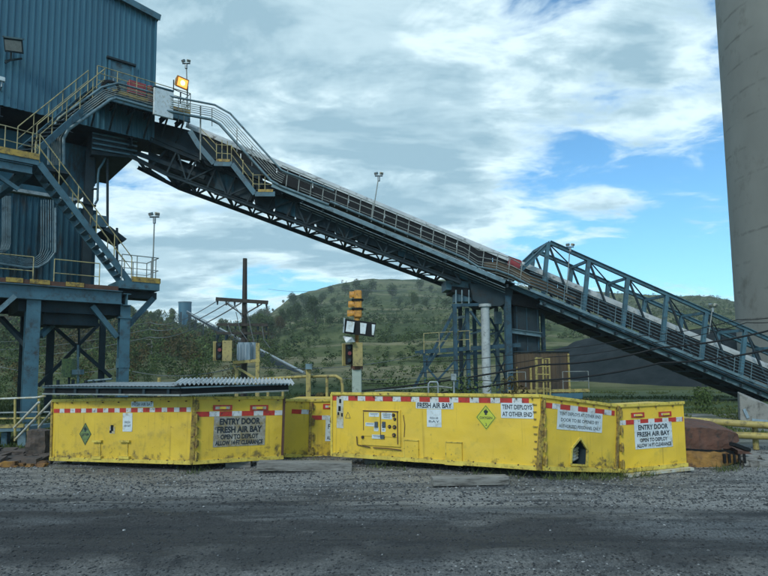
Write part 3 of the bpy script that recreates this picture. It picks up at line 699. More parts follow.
# control hatch of the right bay
h_ = MB(); ce, w, h = fE.rect(h_, 362, 409.5, 401, 446, .03, 0); hp = h_.build('control_hatch', M['yellow'], rR, bevel=.008)
q = MB(); ce, w, h = fE.rect(q, 364.5, 412, 398, 436.5, .012, .031); dp = q.build('door_leaf', M['yellow'], hp, bevel=.004)
q = MB(); fE.rect(q, 364, 410.6, 399, 411.7, .02, .031); fE.rect(q, 381.2, 412, 381.8, 436, .004, .044); fE.rect(q, 364.2, 412, 364.9, 430, .01, .036); fE.rect(q, 398, 412, 398.7, 444, .01, .036)
q.tube([fE.at(357.5, 436)+fE.N*.035, fE.at(358, 444.5)+fE.N*.035, fE.at(371, 447)+fE.N*.04], .011, 5); q.tube([fE.at(374, 447.4)+fE.N*.04, fE.at(388, 448)+fE.N*.05, fE.at(402, 450)+fE.N*.035], .011, 5)
q.tube([fE.at(403.5, 415)+fE.N*.01, fE.at(405, 425)+fE.N*.01, fE.at(404.3, 437)+fE.N*.01], .007, 5)
q.build('seam', M['rustm'], hp)
for (x0, y0, x1, y1) in ((370, 412.5, 380, 416.5), (382.5, 412.5, 393, 419), (366.5, 422.5, 376, 426), (375, 426.5, 379.5, 431), (382.5, 423.5, 386.5, 431.5), (373, 434.5, 384, 438.5)):
    s_ = MB(); ce, w, h = fE.rect(s_, x0, y0, x1, y1, .003, .044); sg = s_.build('notice', M['sign'], hp)
    t = MB()
    for k_ in range(3 if y1-y0 > 5 else 2):
        t.obox(ce+fE.V*(h*(.28-.27*k_))+fE.N*.0015, fE.U, fE.V, fE.N, w*(.8-.12*k_), h*.09, .001)
    t.build('small_print', M['ink2'], sg)
for (x0, y0, x1, y1) in ((376, 421.5, 379, 427), (383.5, 421.5, 386.6, 427), (381.5, 434.5, 385.5, 438.2)):
    s_ = MB(); fE.rect(s_, x0, y0, x1, y1, .02, .048); s_.build('latch', M['ink2'], hp)
for (x, y, r_) in ((394, 415, .035), (395.2, 419, .03), (390, 426.5, .035), (395, 427, .04), (394.5, 435, .04), (363, 437, .03)):
    p = fE.at(x, y, .03); s_ = MB(); s_.tube([p, p+fE.N*.035], r_, 12, 0); s_.tube([p+fE.N*.03, p+fE.N*.06], r_*.45, 8, 1); s_.build('valve', [M['ink'], M['rusty']], hp)
for (x0, x1, y0, y1) in ((405, 419, 440.5, 460.5), (446.5, 462.5, 442.5, 464)):
    s_ = MB(); fE.rect(s_, x0, y0, x1, y1, .035, 0); fp = s_.build('forklift_pocket', M['yellow'], rR, bevel=.008)
    q = MB(); fE.rect(q, x0, y0-.8, x1, y0, .05, 0); fE.rect(q, x0-.4, y0, x0+.3, y1, .04, 0); fE.rect(q, x0-1, y1, x1+1, y1+1, .045, 0)
    for (a_, b_) in ((.25, .3), (.75, .25), (.6, .5), (.35, .55), (.8, .7)): fE.rect(q, x0+(x1-x0)*a_-.5, y0+(y1-y0)*b_-.7, x0+(x1-x0)*a_+.3, y0+(y1-y0)*b_+.6, .008, .036)
    q.build('pocket_edge', M['yedge'], fp)
hinges(fG, rR, .03, 5, M['hinge']); post(rR, b1, fG, .07); post(rR, b2, fG, .06); post(rR, b0, fE, .05, M['yedge'])
q = MB()
for i in range(9):
    v = .08+.1*i; p = fE.up(.978, v); q = MB(); q.obox(p+fE.N*.012, fE.U, fE.V, fE.N, .04+.02*(i % 3), .02, .03); q.build('hinge_lug', M['hinge'], rR)
# far right door bay
g0 = crn(618.5, 405.8, 472.5, 11.42); g1 = crn(685, 402.5, 466, 11.9); d_ = V3((-.3, .95, -.03))
g2 = (g1[0]+d_, g1[1]+d_); d2 = V3((.05, .95, -.02)); g3 = (g0[0]+d2, g0[1]+d2)
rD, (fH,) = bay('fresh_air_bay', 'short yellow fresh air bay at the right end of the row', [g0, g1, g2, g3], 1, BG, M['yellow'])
tape(fH, rD, .74, .09, .345, 1, u0=.02, u1=.98)
sign(fH, rD, 634.5, 422.5, 672, 448, ['ENTRY DOOR', 'FRESH AIR BAY', 'OPEN TO DEPLOY', 'ALLOW 14 FT CLEARANCE'], rows=[1.2, 1.15, .9, .9], bold=.035, fill=.92)
handle_slots(fH, rD, ((631, 412.5, 644, 417.5), (658.5, 411.5, 671, 416.5)))
hinges(fH, rD, .03, 4)
q = MB(); p0, p1 = fH.pb-fH.V*.03+fH.N*.16, fH.qb-fH.V*.03+fH.N*.12; q.beam(p0, p1, .12, .05); q.build('sill', M['sign_worn'], rD)

# blocks, beams, roof sheet
def beam_thing(x0, y0, x1, y1, D0, D1, w, h, name, m, label, cat):
    a = P(x0, y0, D0); b = P(x1, y1, D1); q = MB(); q.beam(a, b, w, h); return single(q, name, m, (a.x, a.y, a.z-h/2), label, cat, bevel=.008)
beam_thing(432, 481, 507, 479.5, 9.85, 10.0, .22, .14, 'timber_beam', M['timber'], 'weathered grey timber beam lying on the gravel in front of the longest bay', 'timber')
beam_thing(258, 465.5, 352, 466, 11.5, 11.6, .30, .17, 'steel_beam', M['timber'], 'grey beam lying along the ground between the left and middle bays', 'beam')
for i, (px, py, D, lb) in enumerate(((556, 476, 11.0, 'dark support block under the pointed opening end of the longest bay'), (375, 462, 12.3, 'dark support block under the control hatch of the longest bay'),
                       (236, 466, 12.0, 'dark support block under the entry door of the left bay'), (82, 463, 12.75, 'dark support block under the oxygen placard of the left bay'))):
    p = P(px, py, D); q = MB(); q.box((p.x, p.y+.25, .01), .5, .4, .22, 8); single(q, 'support_block', M['timber'], (p.x, p.y+.25, -.1), lb, 'block', 'blocks under the fresh air bays')
# corrugated sheets on a frame over the left bay
rt0 = V3(c0[1]); A = P(46, 390, 12.45); B = P(180, 387.5, 11.0); Cq = P(289, 388, 12.3)
zt = max(c0[1].z, c1[1].z)+.045
def at_z(px, D, z): p = P(px, 380, D); return V3((p.x, p.y, z))
fr = thing('roof_panel', (c0[0].x, c0[0].y, zt), 'flat roof panel of corrugated sheet on a dark frame lying over the left bay', 'roof panel')
A = at_z(44, 12.5, zt); B = at_z(181, 11.15, zt); Cq = at_z(288, 12.35, zt+.02); Bk = V3((.33, .94, 0))*1.9
for (p, q2) in ((A, B), (B, Cq), (A+Bk, B+Bk)):
    for zz in (.03, .17):
        q = MB(); q.beam(p+V3((0,0,zz)), q2+V3((0,0,zz)), .07, .03); q.build('frame_flange', M['steel_lt'] if zz > .1 else M['rail'], fr)
    q = MB(); q.beam(p+V3((0,0.05,.1)), q2+V3((0,.05,.1)), .02, .12); q.build('frame_web', M['black'], fr)
for i in range(6):
    u = (i+.5)/6; p = A.lerp(B, u); q = MB(); q.beam(p+V3((0,0,.1)), p+Bk+V3((0,0,.1)), .06, .11); q.build('purlin', M['steel_dk'], fr)
def corr_sheet(p, q, back, z, amp, pitch, m, name, drop=0):
    U = (q-p); L_ = U.length; U.normalize(); n = int(L_/pitch*6); vs = []
    for i in range(n+1):
        s = i*pitch/6; a = p+U*s+V3((0,0,z+amp*math.sin(i*math.pi/3)-drop*(s/L_)**2)); vs += [a, a+back+V3((0,0,.03))]
    mb = MB(); mb.add(vs, [(2*i, 2*i+2, 2*i+3, 2*i+1) for i in range(n)]); mb.add([v-V3((0,0,.006)) for v in vs], [(2*i+1, 2*i+3, 2*i+2, 2*i) for i in range(n)])
    return mb.build(name, m, fr)
Af = A-Bk*.04; Bf = B-Bk*.04
corr_sheet(Af, Bf, Bk*1.02, .20, .005, .10, M['galv'], 'corrugated_sheet')
bb = V3((-.30, 1.35, .06))
o = corr_sheet(B+V3((-.12,-.12,0)), Cq+V3((.15,.0,0)), bb, .235, .024, .085, M['cover'], 'corrugated_sheet', .08); o['label'] = 'bright corrugated sheet with a wavy front edge'

# rusty bucket and yellow plate at the right
def hull(pts_px, D, back, m, name, parent):
    front = [P(x, y, d) for x, y, d in pts_px]; q = MB(); q.prism(front, back); return roughen(q.build(name, m, parent), 9, .03, 4.5, len(name))
rb = thing('rusty_machine_part', P(700, 466, 12.2), 'heavy rusted steel machine part lying on yellow plate beside the right end bay', 'scrap metal')
hull([(683, 449, 12.4), (683, 428, 12.4), (698, 427.5, 12.4), (727, 430, 12.6), (738, 434, 12.8), (739, 441, 12.8), (728, 449, 12.6), (700, 451, 12.4)], 12, V3((.25, 1.2, .1)), M['rustm'], 'red_brown_casing', rb)
hull([(684, 468, 12.25), (684, 451, 12.25), (727, 453, 12.4), (738, 456, 12.6), (739, 462, 12.6), (720, 468, 12.3)], 12, V3((.2, 1.3, .05)), M['rusty'], 'worn_yellow_base', rb)
hull([(738, 462, 13), (737, 450, 13), (748, 451, 13.1), (756, 457, 13.2), (756, 465, 13.2)], 12, V3((.2, .9, 0)), M['rustm'], 'end_lug', rb)
q = MB()
for (x0, y0, x1, y1) in ((684, 450, 732, 452.5), (732, 444, 748, 450)): q.beam(P(x0, y0, 12.35), P(x1, y1, 12.6), .12, .07)
for i in range(5): q.tube([P(724+5*i, 454, 12.35), P(725+5*i, 463, 12.35)], .03, 6)
q.build('dark_flange', M['black'], rb)
# yellow pipe barrier at the right
yb = thing('pipe_barrier', P(690, 440, 15), 'pale yellow double pipe barrier in front of the concrete silo', 'barrier')
for (ya, yc_) in ((420, 427.5), (434.5, 437.5)):
    q = MB(); q.tube([P(672, ya-1 if ya < 430 else ya-2, 15.5), P(800, yc_, 13.8)], .085, 10); q.build('rail', M['post_y'], yb)
for px, D in ((689, 15.4), (757, 14.4)):
    p = P(px, 422, D); q = MB(); q.tube([(p.x, p.y+.1, -.1), (p.x, p.y+.1, p.z)], .07, 8); q.build('post', M['post_y'], yb)
# rubble by both ends
def chunk(mb, c, s, seed):
    r = random.Random(seed); v = []
    for i in range(8): v.append(V3((c[0]+s*((i in (1,2,5,6))-.5)*r.uniform(.7,1.6), c[1]+s*((i in (2,3,6,7))-.5)*r.uniform(.7,1.4), c[2]+s*.6*((i > 3)-.3)*r.uniform(.6,1.3))))
    mb.hexa(v)
def rubble(px0, px1, D0, D1, n, smax, name, m, label, seed):
    r = random.Random(seed); p0 = P((px0+px1)/2, 440, (D0+D1)/2); q = MB()
    for i in range(n):
        d = r.uniform(D0, D1); p = P(r.uniform(px0, px1), 440, d); s = r.uniform(.05, 1)**2*smax+.04; chunk(q, (p.x, p.y, float(gz(p.x, p.y))+s*.15), s, seed*100+i)
    return single(q, name, m, (p0.x, p0.y, 0), label, 'rubble', bevel=.006)
rubble(-10, 50, 12.6, 14.4, 190, .26, 'rubble_heap', M['brick'], 'heap of broken dark rubble beside the left end of the left bay', 5)
rubble(740, 800, 12.3, 13.8, 120, .2, 'rubble_heap', M['timber'], 'pale broken concrete rubble at the right edge beside the pipe barrier', 6)
rubble(0, 45, 12.3, 13.0, 70, .15, 'rubble_heap', M['rusty'], 'light broken boards and stones at the far left of the yard', 8)
q = MB(); q.box((P(40, 440, 13.6).x, 13.6, .30), .40, .5, .70, 10); roughen(single(q, 'brick_pier', M['brick'], (P(40, 440, 13.6).x, 13.6, 0), 'broken brick pier between the stair rails and the left bay', 'pier'), 7, .035, 6)
# stair rails at far left
sr = thing('stair_rail', P(30, 440, 15), 'white and yellow pipe stair rails rising beside the left bay', 'handrail')
def pline(pts, r, m, parent, name, n=6): q = MB(); q.tube([P(*p) for p in pts], r, n); return q.build(name, m, parent)
pline([(-20, 399.5, 15.5), (36, 397.5, 15), (45, 396, 14.8)], .028, M['sign_worn'], sr, 'top_rail')
pline([(14, 428, 15), (39, 402, 14.6)], .03, M['sign_worn'], sr, 'sloping_rail'); pline([(15, 440, 15), (52, 401, 14.2)], .03, M['sign_worn'], sr, 'sloping_rail')
pline([(39, 427, 14.9), (54, 409, 14.3)], .03, M['sign_worn'], sr, 'sloping_rail')
for x, y0, y1 in ((15, 399, 441), (39, 397, 430), (28, 427, 446)): pline([(x, y0, 15), (x, y1, 15)], .032, M['post_y'], sr, 'post')
pline([(-20, 419, 15.4), (50, 418, 15)], .028, M['post_y'], sr, 'mid_rail'); pline([(-20, 413, 16.4), (50, 412, 16)], .025, M['rail'], sr, 'mid_rail')
bp_ = thing('pump_skid', P(10, 440, 16), 'low blue steel platform with yellow edge behind the left stair rails', 'platform')
q = MB(); a = P(-30, 429, 16.4); b = P(38, 427, 16); q.beam(a, b, 1.2, .10); q.build('deck', M['steel_lt'], bp_)
q = MB(); q.beam(a+V3((0,-.62,.10)), b+V3((0,-.62,.10)), .04, .10); q.build('toe_board', M['post_y'], bp_)
for px in (-15, 6, 28): p = P(px, 436, 15.9); q = MB(); q.box((p.x, p.y, .16), .16, .16, .42); q.build('leg', M['steel'], bp_)
for px in (24, 34): p = P(px, 436, 15.7); q = MB(); q.box((p.x, p.y, .2), .22, .2, .40); q.build('drum', M['steel_lt'], bp_)
Zu = V3((0,0,1))
def railing(parent, pts, h, spacing, m, name='handrail', r=.022, mid=1, post_r=None, mp_=None, posts=True, knee=True):
    """pts: base polyline in 3D; rails are one part, every post a sub-part"""
    pts = [V3(p) for p in pts]; q = MB(); q.tube([p+Zu*h for p in pts], r, 6)
    for i in range(mid): q.tube([p+Zu*h*(i+1)/(mid+1) for p in pts], r*.8, 5)
    hr = q.build(name, m, parent)
    if posts:
        L_ = sum((pts[i+1]-pts[i]).length for i in range(len(pts)-1)); n = max(1, round(L_/spacing)); k = 0; acc = 0
        for i in range(n+1):
            s = L_*i/n; a = 0
            for j in range(len(pts)-1):
                l = (pts[j+1]-pts[j]).length
                if s <= a+l+1e-6: p = pts[j].lerp(pts[j+1], (s-a)/l); break
                a += l
            q = MB(); q.tube([p-Zu*.12, p+Zu*h], post_r or r, 5); q.build('rail_post', mp_ or m, hr)
    return hr
def stairs(parent, a, b, wv, n, m, mt, rail_m, sides=(0, 1), name='stair_flight', sh=.28, rh=1.05):
    """flight from a (bottom) to b (top), wv the width vector"""
    a = V3(a); b = V3(b); wv = V3(wv); q = MB(); q.beam(a, b, .05, sh); q.beam(a+wv, b+wv, .05, sh)
    fl = q.build(name, m, parent); run = b-a; hd = V3((run.x, run.y, 0)).normalized()
    for i in range(n):
        p = a+run*((i+.5)/n); q = MB(); q.obox(p+wv/2, hd, wv.normalized(), Zu, .26, wv.length-.05, .035); q.build('tread', mt, fl)
    for s_ in sides:
        o_ = wv*s_; railing(fl, [a+o_+Zu*.1, b+o_+Zu*.1], rh, 1.15, rail_m)
    return fl
def flood(name, loc_px, aim_px, m_head, label, w=.5, h=.42, lit=False, D=None, off=None):
    pass

# ------------------------------------------------------------------ transfer tower at the left
W = VP(-17.1, 25.7, 40)
sE = W.s_(154, 80); zb = (W.at(60, 119).z+W.at(150, 141).z)/2
tw = thing('transfer_tower', (W.pt(2, 0).x, W.pt(2, 0).y, 0), 'tall blue corrugated steel transfer tower on braced legs at the left', 'industrial tower')
pA = W.at(122, 0); pB = W.at(155, 17.5); sB = (pB-W.o).dot(W.d); sA_ = (pA-W.o).dot(W.d); slope = (pA.z-pB.z)/(sB-sA_)
sR = -5.0; topz = lambda s: pB.z+slope*(sE-s) if s > sR else pB.z+slope*(sE-2*sR+s)
def corrugated(plane, s0, s1, z0, ztop, off, pitch=.27, depth=.05):
    prof = [(0,0),(.62,0),(.70,1),(.92,1),(1,0)]; pts = []
    k = int((s1-s0)/pitch)+1
    for i in range(k):
        for a, b in prof[:-1]:
            s = s0+(i+a)*pitch
            if s < s1: pts.append((s, b*depth))
    pts.append((s1, 0)); vs = []
    for s, d in pts: vs += [plane.pt(s, z0(s) if callable(z0) else z0, off+d), plane.pt(s, ztop(s) if callable(ztop) else ztop, off+d)]
    return MB().add(vs, [(2*i, 2*i+2, 2*i+3, 2*i+1) for i in range(len(pts)-1)])
s0 = -13.0
corrugated(W, s0, sE, zb, topz, 0).build('upper_cladding', M['clad'], tw)
q = MB(); bk = -W.n*9
E0, E1 = W.pt(sE, zb), W.pt(sE, topz(sE)); q.add([E0-Zu*0, E0+bk, E1+bk, E1], [(0,1,2,3)]); E0, E1 = W.pt(s0, zb), W.pt(s0, topz(s0)); q.add([E0, E0+bk, E1+bk, E1], [(3,2,1,0)])
q.add([W.pt(s, z, -9) for s, z in ((s0, zb), (sE, zb), (sE, topz(sE)), (sR, topz(sR)), (s0, topz(s0)))], [(4,3,2,1,0)])
q.build('side_cladding', M['clad'], tw)
q = MB(); a, b, c_ = W.pt(sE+.18, topz(sE)-.05, .25), W.pt(sR, topz(sR)+.02, .25), W.pt(s0-.2, topz(s0), .25); bb = -W.n*9.5
q.prism([a, b, b+bb, a+bb], Zu*.16); q.prism([b, c_, c_+bb, b+bb], Zu*.16); q.build('roof', M['steel_lt'], tw)
q = MB(); q.beam(a-Zu*.02+W.n*.02, b-Zu*.02+W.n*.02, .05, .34); q.beam(b+W.n*.02, c_+W.n*.02, .05, .34); q.build('roof_trim', M['steel'], tw)
q = MB(); q.beam(W.pt(sE, zb, .07), W.pt(sE, topz(sE)-.2, .07), .12, .06, 0, W.n); q.build('corner_trim', M['clad'], tw)
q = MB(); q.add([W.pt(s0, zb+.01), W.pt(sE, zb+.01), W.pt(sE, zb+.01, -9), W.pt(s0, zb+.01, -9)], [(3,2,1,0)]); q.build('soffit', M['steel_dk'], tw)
for i in range(7):
    s = s0+1+i*(sE-s0-2)/6; q = MB(); q.ibeam(W.pt(s, zb-.25, -.1), W.pt(s, zb-.25, -9), .25, .45); q.build('floor_beam', M['steel_dk'], tw)
# door with hood
dL, dR = W.s_(109.5, 80), W.s_(130.5, 85); zd = W.at(118, 102).z; zt_ = W.at(112, 62).z
q = MB(); q.obox(W.pt((dL+dR)/2, (zd+zt_)/2, .06), W.d, W.n, Zu, dR-dL, .05, zt_-zd); dr_ = q.build('door', M['steel'], tw)
for s in (dL-.05, dR+.05): q = MB(); q.obox(W.pt(s, (zd+zt_)/2, .09), W.d, W.n, Zu, .1, .1, zt_-zd); q.build('door_frame', M['clad'], dr_)
q = MB(); q.obox(W.pt((dL+dR)/2, zt_+.12, .14), W.d, W.n, Zu, dR-dL+.4, .16, .10); q.build('door_hood', M['steel_dk'], dr_)
q = MB(); q.obox(W.pt(dL+.15, zd+1.05, .11), W.d, W.n, Zu, .05, .05, .16); q.build('handle', M['galv'], dr_)
# upper walkway in front of the wall
zw = W.at(116, 103.5, 0).z; sw0 = W.s_(92, 95, 1.3); sw1 = W.s_(190, 125, 1.3)
q = MB(); q.obox(W.pt((sw0+sw1)/2, zw-.05, .65), W.d, W.n, Zu, sw1-sw0, 1.25, .06); wk = q.build('upper_walkway', M['steel_dk'], tw)
q = MB(); q.ibeam(W.pt(sw0, zw-.33, 1.3), W.pt(sw1, zw-.33, 1.3), .12, .42); q.build('edge_beam', M['steel'], wk)
q = MB(); q.beam(W.pt(sw0+.9, zw+.02, 1.33), W.pt(sw1-2.2, zw+.02, 1.33), .02, .2); q.beam(W.pt(sw1-1.7, zw+.02, 1.33), W.pt(sw1, zw+.02, 1.33), .02, .2); q.build('toe_board', M['kick'], wk)
for i in range(6):
    s = sw0+.3+i*(sw1-sw0-.6)/5; q = MB(); q.ibeam(W.pt(s, zw-.33, 1.25), W.pt(s, zw-.33, -.1), .1, .3); q.build('joist', M['steel_dk'], wk)
    q = MB(); q.beam(W.pt(s, zw-.5, 1.2), W.pt(s, zw-1.5, 0), .08, .08); q.build('bracket', M['steel_dk'], wk)
railing(tw, [W.pt(sw0+.2, zw, 1.28), W.pt(sw1, zw, 1.28)], 1.08, 1.0, M['rail_y'], mid=2)
railing(tw, [W.pt(sw1, zw, .1), W.pt(sw1, zw, 1.28)], 1.08, .6, M['rail'])
# lower (recessed) cladding, dark head house underneath, hopper
Lo = -1.6
zp = W.at(110, 303, 5.2).z+.52; zlo = zp-.1; z210 = W.at(80, 208, Lo).z; z183 = W.at(80, 183, Lo).z
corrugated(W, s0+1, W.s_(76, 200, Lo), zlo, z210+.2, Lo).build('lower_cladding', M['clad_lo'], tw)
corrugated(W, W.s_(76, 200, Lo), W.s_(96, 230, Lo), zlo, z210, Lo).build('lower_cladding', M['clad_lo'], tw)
q = MB(); q.beam(W.pt(s0+1, z210+.35, Lo+.15), W.pt(W.s_(78, 206, Lo), z210+.35, Lo+.15), .18, .16); q.build('girt', M['galv'], tw)
sU0, sU1 = s0+1, W.s_(96, 160, Lo); zc0 = z210+.5
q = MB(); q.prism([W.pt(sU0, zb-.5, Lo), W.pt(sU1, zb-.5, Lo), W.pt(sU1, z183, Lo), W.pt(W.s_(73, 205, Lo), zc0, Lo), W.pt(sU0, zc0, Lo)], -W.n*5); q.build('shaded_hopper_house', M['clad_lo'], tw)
sK0, sK1 = W.s_(92, 140, -.6), W.s_(133, 140, -.6); zk = W.at(100, 154, -.6).z
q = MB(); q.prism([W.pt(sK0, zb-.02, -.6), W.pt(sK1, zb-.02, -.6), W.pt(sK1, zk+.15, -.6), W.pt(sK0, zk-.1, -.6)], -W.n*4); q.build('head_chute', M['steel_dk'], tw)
for i in range(4):
    z = zk+.2+i*(zb-zk-.3)/3; q = MB(); q.beam(W.pt(sK0, z, -.55), W.pt(sK1+.2, z+.1, -.55), .1, .09); q.build('chute_rib', M['steel'], tw)
q = MB(); q.ibeam(W.pt(W.s_(89, 180, -1.2), zk+.3, -1.2), W.pt(W.s_(89, 180, -1.2), zlo-.4, -1.2), .42, .3, up=W.n); q.build('column', M['steel_dk'], tw)
# pipes between column and sky
def wtube(pts, off, r, m, parent, name): q = MB(); q.tube([W.at(x, y, off) for x, y in pts], r, 6); return q.build(name, m, parent)
wtube([(107.5, 150), (107.5, 226)], -1.0, .07, M['steel_dk'], tw, 'pipe')
wtube([(106, 156), (103, 163), (99, 169), (98, 176), (97.5, 200), (95, 204)], -1.0, .06, M['steel'], tw, 'pipe')
wtube([(92, 189), (98, 189)], -1.0, .05, M['steel_dk'], tw, 'pipe'); wtube([(75, 201), (96, 206)], -1.0, .06, M['steel_dk'], tw, 'pipe')
q = MB(); q.prism([W.at(103, 229, 1.5), W.at(110, 226, 1.5), W.at(127, 239, 1.5), W.at(124, 241.5, 1.5)], -W.n*1.6); q.build('awning', M['steel_dk'], tw)
q = MB(); q.obox(W.at(99, 222, 1.2), W.d, W.n, Zu, .55, .5, .55); q.build('motor', M['steel'], tw)
q = MB(); q.tube([W.at(117, 228, 1.6), W.at(117, 279, 1.6)], .06, 6); q.build('post', M['steel_dk'], tw)
# conduit banks on the lower cladding
for i in range(7):
    d = i*1.5
    wtube([(10-d*.9+.6, 196), (10.5-d*.9, 243-d*.2), (9-d*.9, 249), (4-d*.7, 252), (-6, 251+d*.1)], Lo+.6, .022, M['steel_lt'], tw, 'conduit')
for i in range(7):
    d = i*1.75
    wtube([(-14, 253+d*.82), (26, 259+d*.85), (34+d*.4, 259+d*.8), (40+d*.75, 254+d*.75), (41.3+d*1.35, 247+d*.5), (41.3+d*1.35, 200+(0 if i < 6 else 8))], Lo+.75+.02*i, .024 if i < 6 else .06, M['steel_lt'], tw, 'conduit')
# main platform
zp = W.at(110, 303, 5.2).z+.52; sP0 = -14.; sP1 = W.s_(118, 290, 5.2)
q = MB(); q.obox(W.pt((sP0+sP1)/2, zp-.04, 1.6), W.d, W.n, Zu, sP1-sP0, 7.1, .08); q.build('platform_deck', M['steel_dk'], tw)
q = MB(); q.ibeam(W.pt(sP0, zp-.28, 5.2), W.pt(sP1+.15, zp-.28, 5.2), .3, .56); q.build('platform_beam', M['steel'], tw)
q = MB(); q.beam(W.pt(sP0, zp+.1, 5.24), W.pt(sP1, zp+.1, 5.24), .02, .18); q.build('toe_board', M['rustm'], tw)
for x0, x1 in ((6, 23), (30, 50), (66, 84)):
    q = MB(); q.beam(W.pt(W.s_(x0, 270, 5.2), zp+.13, 5.27), W.pt(W.s_(x1, 275, 5.2), zp+.13, 5.27), .02, .17); q.build('toe_board_patch', M['kick'], tw)
for i in range(8):
    s = sP0+1+i*(sP1-sP0-1.3)/7; q = MB(); q.ibeam(W.pt(s, zp-.3, 5.1), W.pt(s, zp-.3, -1.8), .16, .42); q.build('floor_beam', M['steel_dk'], tw)
for off in (2.6, .2, -1.7): q = MB(); q.ibeam(W.pt(sP0, zp-.33, off), W.pt(sP1, zp-.33, off), .2, .5); q.build('girder', M['steel_dk'], tw)
q = MB(); a = W.pt(W.s_(66, 310, 3.5), zp-.75, 3.6); q.obox(a, W.d, W.n, Zu, 3.8, 2.6, .5); q.prism([a+W.d*x+W.n*y-Zu*.25 for x, y in ((-1, -1), (1, -1), (1, 1), (-1, 1))], -Zu*.45); q.build('discharge_hopper', M['steel_dk'], tw)
railing(tw, [W.pt(W.s_(54, 275, 5.1), zp, 5.1), W.pt(W.s_(99, 288, 5.1), zp, 5.1)], 1.1, 1.5, M['rail_y'])
railing(tw, [W.pt(s0, zp, 5.1), W.pt(W.s_(33, 275, 5.1), zp, 5.1)], 1.1, 2.2, M['rail_y'])
# landing of the lower flight
sQ1 = W.s_(158.5, 285, 5.2); zq = W.at(140, 287, 5.2).z+.2
q = MB(); q.obox(W.pt((sP1+sQ1)/2, zq-.16, 4.5), W.d, W.n, Zu, sQ1-sP1, 1.7, .32); ld = q.build('landing', M['steel'], tw)
q = MB(); q.beam(W.pt(sP1+.5, zq+.1, 5.36), W.pt(sQ1, zq+.1, 5.36), .03, .22); q.beam(W.pt(sQ1+.02, zq+.1, 5.36), W.pt(sQ1+.02, zq+.1, 3.7), .03, .22); q.build('toe_board', M['kick'], ld)
q = MB(); q.obox(W.pt((sP1+sQ1)/2-.1, zq-.5, 4.4), W.d, W.n, Zu, sQ1-sP1+.3, .9, .3); q.build('landing_girder', M['steel_dk'], ld)
railing(tw, [W.pt(sP1+.1, zq, 5.28), W.pt(sQ1-.05, zq, 5.28), W.pt(sQ1-.05, zq, 3.7), W.pt(sP1+.4, zq, 3.7)], 1.12, .62, M['rail'])
q = MB(); q.ibeam(W.pt(sQ1-.1, zq-.6, 4.9), W.pt(sP1+.15, zq-2.3, 4.9), .18, .22); q.build('knee_brace', M['steel'], tw)
# legs and bracing
def leg(s, off, z1, w_, m): q = MB(); q.ibeam(W.pt(s, -.1, off), W.pt(s, z1, off), w_, w_*.9, .045, up=W.n); return q.build('column', m, tw)
sC1 = W.s_(123.5, 340, 5.0); sC0 = W.s_(31, 350, 5.0)
leg(sC1, 5.0, zp-.55, .40, M['steel']); leg(sC0, 5.0, zp-.55, .48, M['steel']); leg(sC0-6.5, 5.0, zp-.55, .56, M['steel'])
for px, off in ((102, -1.4), (50, -1.4), (23, -1.4)): leg(W.s_(px, 350, off), off, zp-.5, .26 if px > 60 else .3, M['steel_dk'])
q = MB(); q.ibeam(W.pt(sC1, zp-.35, 5.4), W.pt(sC1, zp-.35, 3.2), .3, .5); q.build('cap_beam', M['steel'], tw)
q = MB(); q.obox(W.pt(sC1, zp-1.1, 5.0), W.d, W.n, Zu, .50, .45, .06); q.build('splice_plate', M['steel'], tw); q = MB(); q.obox(W.pt(sC1, zp-3.0, 5.0), W.d, W.n, Zu, .44, .40, .4); q.build('splice_plate', M['steel'], tw)
def brace(p, q_, w_, m, name='brace'): b = MB(); b.beam(p, q_, w_, w_); return b.build(name, m, tw)
brace(W.at(92, 306, 5), W.at(117, 337, 5), .2, M['steel']); brace(W.at(63, 314, 3), W.at(40, 336, 4.5), .2, M['steel'])
brace(W.at(1, 318, 3), W.at(28, 347, 4.9), .17, M['steel_dk']); brace(W.at(15, 296, 5.3), W.at(-3, 312, 5.3), .17, M['steel_lt'])
for a, b in (((44, 318), (111, 377)), ((99, 324), (38, 386)), ((14, 330), (38, 352))): brace(W.at(*a, -1.2), W.at(*b, -1.2), .16, M['steel_dk'])
for off in (-1.4, 5.0):
    pass
q = MB(); q.tube([W.at(79, 312, -.5), W.at(79, 357, -.5)], .06, 6); q.build('hanger', M['steel_dk'], tw)
# landing of the upper flight and both flights
zl = W.at(20, 157, 5.2).z; sl0 = s0+2; sl1 = W.s_(39, 160, 5.2)
q = MB(); q.obox(W.pt((sl0+sl1)/2, zl-.1, 4.4), W.d, W.n, Zu, sl1-sl0, 1.7, .2); ul = q.build('landing', M['steel'], tw)
q = MB(); q.beam(W.pt(sl0, zl+.12, 5.27), W.pt(sl1, zl+.12, 5.27), .03, .24); q.build('toe_board', M['kick'], ul)
q = MB(); q.ibeam(W.pt(sl0, zl-.4, 5.1), W.pt(sl1-.2, zl-.4, 5.1), .2, .35); q.build('landing_beam', M['steel'], ul)
q = MB(); q.beam(W.pt(sl1-.3, zl-.4, 4.6), W.pt(sl1-2.5, zl-2.0, -1.4), .25, .3); q.build('landing_bracket', M['steel'], ul)
q = MB(); q.beam(W.pt(sl1-1.8, zl-.5, 4.9), W.pt(sl1-.6, zl-1.2, 4.9), .15, .15); q.build('landing_bracket', M['steel'], ul)
railing(tw, [W.pt(sl0, zl, 5.2), W.pt(sl1-1.1, zl, 5.2), W.pt(sl1, zl, 5.0), W.pt(sl1, zl, 4.3)], 1.1, .95, M['rail_y'])
a = W.at(131, 290, 5.2); a = W.pt((a-W.o).dot(W.d), zq-.1, 5.2); b = W.pt(W.s_(39, 163, 5.2), zl-.1, 5.2)
stairs(tw, a, b, -W.n*1.05, 16, M['steel'], M['steel_lt'], M['rail_y'], sides=(0, 1), sh=.25)
